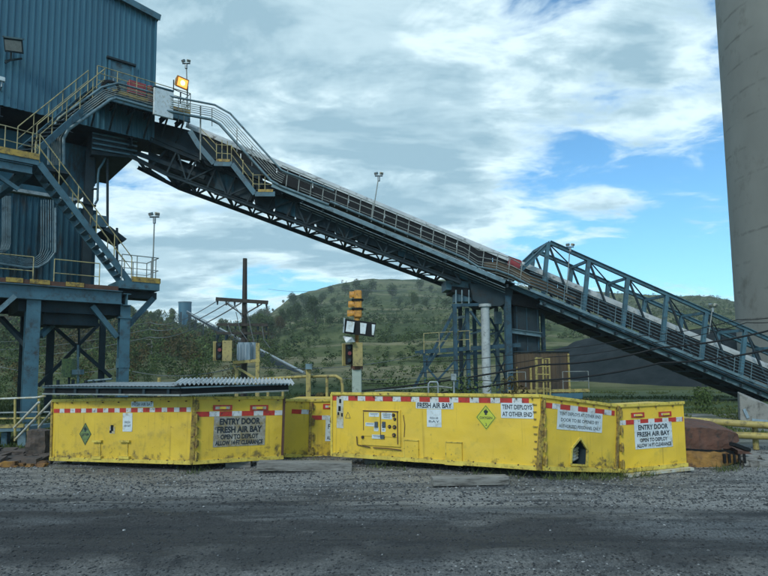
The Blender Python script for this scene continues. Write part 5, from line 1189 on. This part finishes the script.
# ------------------------------------------------------------------ signal targets
def target(px, py, D, w, h, label, name='signal_target'):
    """two tan plates standing edge-on either side of a black housing with a red lens"""
    b_ = P(px, py+h/2, D); t_ = thing(name, (b_.x, D, b_.z), label, 'signal'); s = D/F
    c = P(px, py, D)
    q = MB(); q.obox(c+V3((w*.26*s, -.16, 0)), V3((1,.15,0)).normalized(), V3((-.15,1,0)).normalized(), Zu, w*.47*s, .05, h*s); q.build('target_plate', M['tan'], t_, bevel=.01)
    q = MB(); q.obox(c+V3((-w*.41*s, .05, 0)), V3((1,.6,0)).normalized(), V3((-.6,1,0)).normalized(), Zu, w*.20*s, .05, h*.95*s); q.build('target_plate', M['tan'], t_, bevel=.01)
    q = MB(); q.obox(c+V3((-w*.16*s, .06, 0)), V3((1,0,0)), V3((0,1,0)), Zu, w*.34*s, .3, h*.86*s); hs = q.build('housing', M['black'], t_, bevel=.02)
    for dz in (.2,):
        p = c+V3((-w*.12*s, -.10, h*.05*s)); q = MB(); q.tube([p, p+V3((0,-.06,0))], w*.09*s, 14); q.build('lens', M['redlens'], hs)
    for dz in (-.25, .3): p = c+V3((-w*.14*s, -.09, h*dz*s)); q = MB(); q.tube([p, p+V3((0,-.05,0))], w*.09*s, 12); q.build('lens', M['steel_dk'], hs)
    return t_, s
t1, s_ = target(223, 351, 24.5, 20, 20.5, 'tan signal target with red lens hanging beside the wooden utility pole')
for x in (217, 226): q = MB(); q.tube([P(x, 335, 24.6), P(x, 342, 24.6)], .05, 6); q.build('hanger', M['steel_dk'], t1)
t2, s_ = target(352.5, 354.5, 18, 21, 23.5, 'tan signal target with red lens on the pale post below the traffic light')
# signal post with sideways traffic light
Dp = 18.0; pb_ = P(357, 420, Dp)
sp_ = thing('signal_post', (pb_.x, Dp+.12, -.05), 'pale post carrying an orange three lamp traffic light seen from the side', 'traffic light')
a = P(356.8, 368, Dp+.12); q = MB(); q.beam(V3((a.x, a.y, -.05)), a, .29, .26); q.build('pale_post', M['palepost'], sp_, bevel=.015)
q = MB(); q.tube([a-Zu*.05, a+Zu*.1], .19, 12); q.build('collar', M['rustm'], sp_)
q = MB(); q.tube([a, P(357, 309, Dp+.12)], .062, 10); q.build('pipe', M['rusty'], sp_)
for i, (y0, y1, x0) in enumerate(((290.5, 300, 349.5), (300.5, 309, 348.5), (309.5, 318, 347.5))):
    c0_ = P(358, y0, Dp); c1_ = P(358, y1, Dp); cc = (c0_+c1_)/2; hgt = (c0_-c1_).length
    q = MB(); q.obox(cc, V3((1,0,0)), V3((0,1,0)), Zu, .24, .30, hgt*.97); hd_ = q.build('lamp_head', M['orange'], sp_, bevel=.03)
    for k_, (xa, r0, r1) in enumerate(((353.5, .105, .125),)):
        e0 = P(354.6, (y0+y1)/2, Dp); e1 = P(x0, (y0+y1)/2+.6, Dp); q = MB(); n = 12; vs = []
        for p, r_ in ((e0, .125), (e1, .13)):
            for j in range(n): th = -.5+(math.pi+1.0)*j/(n-1); vs.append(V3((p.x, p.y+r_*math.cos(th), p.z+r_*math.sin(th))))
        q.add(vs, [(j, j+1, n+j+1, n+j) for j in range(n-1)], 0, True); q.add([v+Zu*.004 for v in vs], [(n+j, n+j+1, j+1, j) for j in range(n-1)], 0, True); q.build('visor', M['orange'], hd_)
        q = MB(); q.tube([e0+V3((.02,0,0)), e0-V3((.02,0,0))], .115, 14); q.build('lens', M['glass'], hd_)
for y in (300.2, 309.2): p = P(357.5, y, Dp); q = MB(); q.tube([p-Zu*.03, p+Zu*.03], .19, 14); q.build('strap', M['black'], sp_)
q = MB(); q.tube([P(357, 317, Dp), P(357, 325, Dp)], .09, 10); q.build('neck', M['orange'], sp_)
sb = thing('signal_sign', (P(359, 337, 17.8).x, 17.8, P(359, 337, 17.8).z), 'black edged board of white panels mounted across the signal post', 'sign board')
q = MB(); cA, cB = P(344.5, 326, 17.85), P(375, 330, 17.75); q.beam(cA, cB, .06, .44); bd = q.build('board', M['black'], sb)
for x0, x1 in ((346.5, 354), (359, 366), (368, 374.5)):
    y = lambda x: 326+(x-344.5)*.131; q = MB(); q.beam(P(x0, y(x0), 17.80), P(x1, y(x1), 17.71), .03, .33); q.build('white_panel', M['sign'], sb)
q = MB(); q.beam(P(343.5, 325.5, 17.9), P(345, 325.6, 17.9), .3, .46); q.build('side_plate', M['galv'], sb)
sh_ = thing('solar_hood', (P(350, 342, 17.9).x, 17.9, P(350, 342, 17.9).z), 'small angled metal hood on top of the signal target by the pale post', 'hood')
q = MB(); q.prism([P(343, 336.5, 17.7), P(352, 337.5, 17.6), P(355, 342, 17.6), P(346, 342.5, 17.6)], V3((0,.35,.03))); q.build('plate', M['galv'], sh_)
# yellow pipe rail between the bays
yr = thing('yellow_handrail', (P(308, 400, 17).x, 17, -.05), 'thin yellow pipe handrail behind the middle bay', 'handrail')
q = MB(); q.tube([P(262, 379, 18), P(306, 376.5, 17), P(336, 376, 16.6), P(341, 379, 16.6), P(342.5, 386, 16.6), P(342.5, 400, 16.6)], .045, 7); q.build('rail', M['post_y'], yr)
for x, y, D_ in ((327, 376, 16.7), (268, 379, 17.8), (283, 378, 17.5)): a = P(x, y, D_); q = MB(); q.tube([(a.x, a.y, -.05), a], .045, 7); q.build('post', M['post_y'], yr)
a = P(308.5, 367, 16.8); q = MB(); q.beam((a.x, a.y, -.05), a, .13, .13); q.build('thick_post', M['post_y'], yr)
q = MB(); q.box(P(309, 366.5, 16.7), .18, .16, .16); q.build('post_box', M['steel_lt'], yr)
gr = thing('guard_rail', (P(430, 395, 19).x, 19, -.05), 'grey pipe guard rail with an arched white hoop behind the longest bay', 'handrail')
q = MB(); q.tube([P(375, 391, 20), P(420, 387.5, 19.5), P(440, 386.5, 19), P(452, 388, 19)], .03, 6); q.build('rail', M['rail'], gr)
q = MB(); q.tube([P(428.5, 400, 19), P(428.5, 384, 19), P(430, 382, 19), P(437, 382, 19), P(438, 384, 19), P(438, 400, 19)], .03, 6); q.build('hoop', M['galv'], gr)
a = P(453.5, 377, 18.5); q = MB(); q.box(a, .16, .16, .2); q.tube([P(454, 379, 18.5), P(454, 398, 18.5)], .035, 6); q.build('post_light', M['galv'], gr)
for i, (x, y0, D_) in enumerate(((159, 377, 16), (41, 397, 16.5))): pass
q = MB(); q.tube([P(159.2, 377.5, 15), P(159.2, 400, 15)], .045, 7); single(q, 'bollard', M['post_y'], (P(159.2, 400, 15).x, 15, P(159, 400, 15).z), 'short yellow post end sticking up behind the corrugated roof panel', 'post')
# small plant between the tower legs
cb_ = thing('control_cabinet', (P(69, 385, 24).x, 24, P(69, 385, 24).z), 'olive green control cabinet between the legs of the blue tower', 'cabinet')
q = MB(); q.box(P(69, 368, 24), .42, .4, .78); q.build('cabinet', M['diam2'], cb_, bevel=.02)
q = MB(); q.tube([P(69, 376, 24), P(69, 396, 24)], .05, 6); q.build('stand', M['steel_dk'], cb_)
q = MB(); q.tube([P(78, 345, 24), P(78, 394, 24)], .05, 6); q.box(P(78, 372, 23.9), .34, .3, .2); q.build('stand', M['steel_lt'], cb_)
mc = thing('pump_unit', (P(96, 388, 24).x, 24, P(96, 396, 24).z), 'dark pump and pipework on the ground beside the right leg of the tower', 'pump')
q = MB(); q.tube([P(82, 386, 24), P(108, 385, 24)], .13, 8); q.build('pump_body', M['steel_dk'], mc)
for x in (58, 73, 86, 94, 104): q = MB(); q.tube([P(x, 380, 23.9), P(x, 396, 23.9)], .07, 6); q.build('valve_post', M['steel_dk'], mc)
q = MB(); q.tube([P(88, 381, 23.9), P(112, 379, 23.9)], .05, 6); q.build('pipe', M['steel_lt'], mc)
# ------------------------------------------------------------------ cables
def cable(name, pts, r, m, label, sag=0.0, n=14):
    p3 = [P(*p) for p in pts]; out = []
    for i in range(len(p3)-1):
        for k in range(n):
            u = k/n; p = p3[i].lerp(p3[i+1], u); out.append(p-Zu*sag*4*u*(1-u))
    out.append(p3[-1]); q = MB(); q.tube(out, r, 5); single(q, name, M[m], out[0], label, 'cable', 'overhead cables')
cable('overhead_cable', [(300, 396, 24), (543, 364.5, 22), (660, 347.5, 21), (800, 322, 20)], .035, 'wire', 'upper thick black cable strung across in front of the brown shed and coal pile', .15)
cable('overhead_cable', [(300, 404, 24), (520, 381, 22), (660, 363, 21), (800, 342, 20)], .035, 'wire', 'lower thick black cable strung across in front of the brown shed and coal pile', .15)
cable('overhead_cable', [(420, 362, 25), (543, 350, 24), (640, 336, 23), (738, 319.5, 22), (800, 311, 21)], .016, 'wire', 'thin black cable crossing the truss bridge towards the silo, upper of two', .1)
cable('overhead_cable', [(420, 373, 25), (550, 357, 24), (650, 343, 23), (747, 322.5, 22), (800, 316, 21)], .016, 'wire', 'thin black cable crossing the truss bridge towards the silo, lower of two', .1)
for i, (y0, y1, lb) in enumerate(((300, 348, 'highest'), (301, 353, 'second'), (302, 359, 'third'))):
    cable('power_line', [(217+i*12, y0+1, 26), (150, y1-26+i*2, 60), (-20, y1-6+i*3, 90)], .02+.006*i, 'wirel', f'thin grey power line from the crossarm across the wooded hill, {lb} of three', .6)
cable('power_line', [(-20, 362, 60), (120, 368, 55), (240, 366, 50), (430, 352, 60)], .03, 'wirel', 'thin grey power line low across the wooded hill', .8)
cable('power_line', [(268, 289, 180), (340, 287.5, 170), (430, 287, 160), (520, 290, 150)], .05, 'wirel', 'thin grey power line crossing just below the grassy hilltop', 1)
cable('power_line', [(180, 395, 40), (300, 373, 40), (430, 377, 40), (520, 372, 40)], .02, 'wirel', 'thin grey power line behind the signal post', .3)
cable('power_line', [(360, 383, 22), (450, 377, 22), (560, 381, 22)], .014, 'wire', 'thin dark cable running behind the round column of the trestle', .1)
# ------------------------------------------------------------------ far things
ft = P(185, 324, 235); fs_ = thing('distant_tank', (ft.x, 235, ft.z), 'small distant blue round tank on the wooded hilltop', 'tank')
q = MB(); q.tube([P(185, 331, 235), P(185, 303, 235)], 2.55, 20); q.build('tank_shell', M['clad'], fs_)
q = MB(); q.tube([P(185, 303, 235), P(185, 302, 235)], 2.7, 20); q.build('tank_roof', M['steel_lt'], fs_)
for x in (181, 189): q = MB(); q.beam(P(x, 312, 231), P(x, 338, 231), .5, .5); q.build('leg', M['steel_dk'], fs_)
cv = thing('distant_conveyor', (P(303, 375, 70).x, 70, 0), 'thin pale tube conveyor running down from the distant tank to the yard', 'conveyor')
A_, B_ = P(187, 311, 225), P(304, 373, 70)
q = MB(); q.tube([A_, B_], .19, 8); q.build('pale_tube', M['galv'], cv); q = MB(); q.beam(A_-Zu*.8, B_-Zu*.6, .5, .5); q.build('under_truss', M['steel_dk'], cv)
for u in (.08, .2, .35, .5, .65, .8, .92):
    p = A_.lerp(B_, u); g_ = float(hz(np.array([p.x]), np.array([p.y]))[0]); q = MB(); q.beam(V3((p.x, p.y, min(g_, p.z-1))), p-Zu*.5, .25, .25); q.build('support', M['steel_dk'], cv)
def dpole(px, yt, D, label, arms=2):
    a = P(px, yt, D); g_ = float(hz(np.array([a.x]), np.array([D]))[0]); t_ = thing('distant_pole', (a.x, D, g_), label, 'utility pole', 'distant power poles'); q = MB(); q.tube([(a.x, D, g_-.5), a], .16, 6); q.build('pole', M['timber'], t_)
    for k_ in range(arms): z = a.z-.4-.9*k_; q = MB(); q.beam((a.x-1.3, D, z), (a.x+1.3, D, z), .12, .12); q.build('crossarm', M['timber'], t_)
dpole(152, 337, 105, 'thin grey distant power pole in front of the wooded hill, right of the tower leg'); dpole(51, 353, 100, 'thin grey distant power pole seen between the two tower legs', 1)
dpole(147, 362, 100, 'short distant power pole beside the taller grey one right of the tower leg', 1)
ss = thing('distant_switchyard', (P(150, 365, 100).x, 101, 0), 'distant rack of pale electrical switchgear low on the wooded hill', 'switchgear')
a, b = P(141, 362.5, 100), P(160, 362.5, 100); q = MB(); q.beam(a, b, .2, .2); q.build('busbar', M['galv'], ss)
for i in range(6): p = a.lerp(b, (i+.5)/6); q = MB(); q.tube([p, p+Zu*.9], .14, 6); q.build('insulator', M['galv'], ss)
for p in (a, b): q = MB(); q.beam(V3((p.x, p.y, -.2)), p, .2, .2); q.build('leg', M['galv'], ss)
# ------------------------------------------------------------------ lamps
def lamp(bx, by, tx, ty, at_fn, label, r=.03, hs=.23, name='pole_lamp', drop=0):
    b_ = at_fn(bx, by); t_ = at_fn(tx, ty); lp = thing(name, b_, label, 'floodlight', 'small pole lamps along the conveyor')
    q = MB(); q.tube([b_, t_], r, 6); q.build('pole', M['rail'], lp)
    q = MB(); q.beam(t_+V3((-hs*.9,0,0)), t_+V3((hs*.9,0,0)), .05, .05); q.build('cross_bracket', M['steel_dk'], lp)
    for s in (-1, 1):
        q = MB(); c = t_+V3((s*hs*.6, -.05, .12)); ax = V3((1,0,0)); f_ = V3((s*.5, -.8, -.45)).normalized(); sx = f_.cross(Zu).normalized(); uu = sx.cross(f_)
        q.obox(c, sx, f_, uu, hs*.85, hs*.5, hs*.6); hd_ = q.build('lamp_head', M['steel_lt'] if s < 0 else M['sign_worn'], lp, bevel=.015)
        q = MB(); q.obox(c+f_*(hs*.27), sx, f_, uu, hs*.7, .02, hs*.46); q.build('lens', M['glass'], hd_)
    q = MB(); q.tube([t_-Zu*.05, t_-Zu*.28], .07, 8); q.build('ballast', M['galv'], lp)
    return lp
lamp(371.5, 222, 378.8, 176, lambda x, y: kp(x, y, -.05), 'small twin lamp on a leaning pole at the middle of the left conveyor span')
lamp(566, 300, 570, 247, lambda x, y: kp(x, y, .8), 'small twin lamp on a pole inside the top end of the blue truss')
lamp(709, 334, 712.5, 307, lambda x, y: kp(x, y, .7), 'small white twin lamp low on the blue truss near the silo')
lamp(152.5, 279, 154.5, 217, lambda x, y: W.at(x, y, 5.15), 'small twin lamp on a pole at the stair landing of the tower')
lamp(188.5, 128, 186.3, 63.5, lambda x, y: W.at(x, y, 1.2), 'small twin lamp on a tall pole above the glowing orange floodlight')
# lit floodlight
c_ = W.at(180.8, 83, 1.5); fl = thing('lit_floodlight', c_-Zu*.6, 'big orange floodlight glowing on the walkway corner of the tower', 'floodlight')
f_ = V3((.80, -.60, -.30)).normalized(); sx = f_.cross(Zu).normalized(); uu = sx.cross(f_)
def hexfr(q, c, sx, f, uu, w0, h0, w1, h1, l, mi=0):
    q.hexa([c-sx*w0/2-uu*h0/2, c+sx*w0/2-uu*h0/2, c+sx*w1/2-uu*h1/2+f*l, c-sx*w1/2-uu*h1/2+f*l, c-sx*w0/2+uu*h0/2, c+sx*w0/2+uu*h0/2, c+sx*w1/2+uu*h1/2+f*l, c-sx*w1/2+uu*h1/2+f*l], mi)
q = MB(); hexfr(q, c_-f_*.24, sx, f_, uu, .42, .34, .72, .58, .4); q.build('lamp_housing', M['orange'], fl, bevel=.02)
q = MB(); q.obox(c_+f_*.172, sx, f_, uu, .56, .02, .42); ln_ = q.build('lens', M['glow'], fl); q = MB(); q.tube([c_+f_*.175, c_+f_*.20], .12, 14); q.build('bulb', M['glow2'], ln_)
q = MB(); q.tube([c_-sx*.42, c_-sx*.42-Zu*.5, c_+sx*.42-Zu*.5, c_+sx*.42], .03, 6); q.tube([c_-Zu*.5, c_-Zu*1.15], .04, 6); q.build('yoke', M['steel_dk'], fl)
# floodlight and camera on the cladding
c_ = W.at(14.5, 46, .75); wf = thing('wall_floodlight', W.at(14, 58, .1), 'dark unlit floodlight on a bracket high on the blue cladding', 'floodlight')
f_ = V3((.25, -.85, -.42)).normalized(); sx = f_.cross(Zu).normalized(); uu = sx.cross(f_)
q = MB(); hexfr(q, c_-f_*.25, sx, f_, uu, .55, .40, .78, .60, .4); q.build('lamp_housing', M['steel_dk'], wf, bevel=.02)
q = MB(); q.obox(c_+f_*.16, sx, f_, uu, .66, .02, .44); q.build('lens', M['glass'], wf)
q = MB(); q.obox(c_+f_*.05+uu*.33, sx, f_, uu, .80, .3, .07); q.build('lamp_visor', M['steel_lt'], wf)
for a, b in (((11, 51), (11, 60)), ((5, 61), (22, 58.5)), ((5, 63), (12, 59))): q = MB(); q.beam(W.at(*a, .3), W.at(*b, .3), .07, .07); q.build('bracket', M['steel_dk'], wf)
c_ = W.at(2, 79.5, .5); sc2 = thing('wall_camera', c_-Zu*.2, 'small white camera on the blue cladding at the left edge', 'camera')
q = MB(); q.beam(c_-W.d*.35, c_+W.d*.12, .2, .2); q.build('housing', M['sign'], sc2, bevel=.02); q = MB(); q.tube([c_-Zu*.1, c_-Zu*.35], .04, 6); q.tube([c_-Zu*.3, c_-Zu*.3-W.n*.5], .03, 6); q.build('bracket', M['galv'], sc2)
# panel and red boxes on the walkway
pn = thing('white_panel', W.at(163, 118, 1.42), 'pale grey electrical panel on the walkway railing beside the lit floodlight', 'panel')
a, b = W.at(153.5, 102, 2.0), W.at(173, 105, 2.0); q = MB(); q.obox((a+b)/2, W.d, W.n, Zu, (b-a).length, .14, 1.42); q.build('panel_box', M['sign'], pn, bevel=.02)
a, b = W.at(153, 86, 2.0), W.at(173.5, 91.5, 2.0); q = MB(); q.beam(a, b, .2, .05); q.build('drip_edge', M['steel'], pn)
rbx = thing('red_fire_box', W.at(136, 97, .5), 'bright red fire equipment box on the wall beside the tower door', 'fire box')
q = MB(); q.obox(W.at(136.5, 89.5, .35), W.d, W.n, Zu, .85, .4, .68); q.build('box', M['redp'], rbx, bevel=.02); q = MB(); q.obox(W.at(136.5, 89.5, .57), W.d, W.n, Zu, .7, .02, .54); q.build('lid', M['redp'], rbx)
rb2 = thing('red_drum', W.at(151, 99, .5), 'dark red drum standing on the walkway at the tower corner', 'drum')
q = MB(); q.tube([W.at(150.5, 103, .5), W.at(150.5, 88, .5)], .17, 12); q.build('drum_body', M['rustm'], rb2); q = MB(); q.tube([W.at(150.5, 88, .5), W.at(150.5, 87, .5)], .18, 12); q.build('drum_lid', M['redp'], rb2)
hr_ = thing('hose_reel', W.at(111, 92, 1.0), 'black coiled hose hanging at the top of the tower stairs', 'hose reel')
c_ = W.at(111, 88, 1.25)
for k_ in range(3):
    q = MB(); q.tube([c_+W.d*((.42-.05*k_)*math.cos(a_*.349))+Zu*((.36-.05*k_)*math.sin(a_*.349))+W.n*.05*k_ for a_ in range(19)], .045, 6); q.build('hose_coil', M['black'], hr_)
rs = thing('red_guard_panel', kp(514, 270, .4), 'faded red mesh guard panel at the bend of the conveyor walkway', 'guard')
a, b = kp(508.5, 261, .3), kp(520.5, 265, .3); q = MB(); q.beam(a, b, .05, .48); q.build('panel', M['redp'], rs); q = MB(); q.beam(a+Zu*.25, b+Zu*.25, .07, .03); q.beam(a-Zu*.25, b-Zu*.25, .07, .03); q.build('frame', M['rustm'], rs)
# ------------------------------------------------------------------ sky and light
w = bpy.data.worlds.new('World'); S.world = w; w.use_nodes = True
N = w.node_tree.nodes; L = w.node_tree.links; N.clear()
SUN_EL = R(38); SUN_AZ = R(205)      # azimuth clockwise from +Y (behind the viewer, to the left)
out = N.new('ShaderNodeOutputWorld'); sky = N.new('ShaderNodeTexSky'); sky.sky_type = 'NISHITA'; sky.sun_disc = False
sky.sun_elevation = SUN_EL; sky.sun_rotation = SUN_AZ; sky.air_density = 1.0; sky.dust_density = .6; sky.ozone_density = 1.5
b1 = N.new('ShaderNodeBackground'); b1.inputs[1].default_value = .12; tint = N.new('ShaderNodeMix'); tint.data_type = 'RGBA'; tint.blend_type = 'MULTIPLY'; tint.inputs[0].default_value = 1; tint.inputs[7].default_value = (.66, 1.13, 1.30, 1); L.new(sky.outputs[0], tint.inputs[6]); L.new(tint.outputs[2], b1.inputs[0])
b2 = N.new('ShaderNodeBackground'); b2.inputs[1].default_value = 1.1
ms = N.new('ShaderNodeMixShader'); L.new(b1.outputs[0], ms.inputs[1]); L.new(b2.outputs[0], ms.inputs[2]); L.new(ms.outputs[0], out.inputs[0])
tc = N.new('ShaderNodeTexCoord'); sp = N.new('ShaderNodeSeparateXYZ'); L.new(tc.outputs['Generated'], sp.inputs[0])
def mt(op, a, b=0., c=None, clamp=False):
    x = N.new('ShaderNodeMath'); x.operation = op; x.use_clamp = clamp
    for i, q in enumerate([a, b] + ([c] if c is not None else [])):
        if isinstance(q, (int, float)): x.inputs[i].default_value = q
        else: L.new(q, x.inputs[i])
    return x.outputs[0]
zc = mt('MAXIMUM', sp.outputs['Z'], 0.0); den = mt('ADD', zc, .16)
u = mt('DIVIDE', sp.outputs['X'], den); v_ = mt('DIVIDE', sp.outputs['Y'], den)
cb = N.new('ShaderNodeCombineXYZ'); L.new(u, cb.inputs[0]); L.new(v_, cb.inputs[1])
def wn(sc, off=(0,0,0), st=(1,1,1), det=8, rg=.55, dist=0.):
    mp = N.new('ShaderNodeMapping'); mp.inputs['Location'].default_value = off; mp.inputs['Scale'].default_value = st; L.new(cb.outputs[0], mp.inputs[0])
    n = N.new('ShaderNodeTexNoise'); n.inputs['Scale'].default_value = sc; n.inputs['Detail'].default_value = det; n.inputs['Roughness'].default_value = rg; n.inputs['Distortion'].default_value = dist
    L.new(mp.outputs[0], n.inputs['Vector']); return n.outputs['Fac']
def rg(sock, a, b, c=0., d=1.):
    r = N.new('ShaderNodeMapRange'); r.interpolation_type = 'SMOOTHSTEP'; r.inputs[1].default_value = a; r.inputs[2].default_value = b; r.inputs[3].default_value = c; r.inputs[4].default_value = d; L.new(sock, r.inputs[0]); return r.outputs[0]
def blob(px, py, rad, amt):
    """raise or lower the cloud cover around one compass direction and height"""
    d = ray(px, py).normalized(); vm = N.new('ShaderNodeVectorMath'); vm.operation = 'DOT_PRODUCT'; L.new(tc.outputs['Generated'], vm.inputs[0]); vm.inputs[1].default_value = d
    return mt('MULTIPLY', rg(vm.outputs['Value'], math.cos(R(rad)), 1.0), amt)
cov = wn(1.15, (3.1, .7, 0), (.8, 1.25, 1), 9, .56, .35)
for bl in ((640, 225, 17, -.10), (702, 68, 3.5, -.10), (690, 8, 9, .13), (600, 40, 9, .06), (760, 320, 20, -.08), (275, 290, 8, -.06),
           (120, 50, 40, .12), (420, 60, 26, .13), (660, 112, 7, .13), (610, 208, 5, .09), (705, 228, 3, .09), (660, 270, 4, .05), (540, 205, 9, .05), (380, 255, 7, .07), (120, 250, 15, .05)):
    cov = mt('ADD', cov, blob(*bl))
cov = mt('ADD', cov, mt('MULTIPLY', mt('SUBTRACT', wn(4.2, (7.7, 2.2, 0), (.8, 1.15, 1), 9, .62, .5), .5), .52))
mask = rg(cov, .43, .60)
thick = rg(cov, .50, .74); det = wn(2.6, (1.3, 4.2, 0), (.7, 1.3, 1), 8, .6, .3)
shade = mt('ADD', mt('MULTIPLY', thick, .62), mt('MULTIPLY', rg(det, .36, .64), .55))
cr = N.new('ShaderNodeValToRGB'); L.new(shade, cr.inputs[0]); el = cr.color_ramp.elements
el[0].position = 0; el[0].color = (.74,.90,.95,1); el[1].position = 1; el[1].color = (.27,.42,.50,1)
e = el.new(.35); e.color = (.66,.82,.87,1); e = el.new(.68); e.color = (.42,.58,.65,1)
L.new(cr.outputs[0], b2.inputs[0]); L.new(mt('MULTIPLY', mask, .94), ms.inputs[0])
sun = bpy.data.lights.new('sun', 'SUN'); sun.energy = 1.5; sun.angle = R(14); sun.color = (1, .95, .86)
so = bpy.data.objects.new('sun', sun); COL.objects.link(so)
dv = V3((math.sin(SUN_AZ)*math.cos(SUN_EL), math.cos(SUN_AZ)*math.cos(SUN_EL), math.sin(SUN_EL)))
so.rotation_euler = dv.to_track_quat('Z', 'Y').to_euler(); so.location = dv*60
vs = S.view_settings; vs.view_transform = 'Standard'; vs.look = 'None'; vs.exposure = .32; vs.gamma = 1; vs.use_curve_mapping = False

# ------------------------------------------------------------------ haze
hm = bpy.data.materials.new('haze_air'); hm.use_nodes = True; N, L = nt(hm); N.clear(); o_ = N.new('ShaderNodeOutputMaterial'); pv = N.new('ShaderNodeVolumePrincipled')
pv.inputs['Color'].default_value = (.80, .90, .95, 1); pv.inputs['Density'].default_value = .00042; L.new(pv.outputs[0], o_.inputs['Volume'])
q = MB(); q.box((0, 380, 40), 3400, 1300, 90); hb = q.build('haze', hm); tag(hb, 'thin pale haze in the air over the valley', 'haze', kind='stuff')
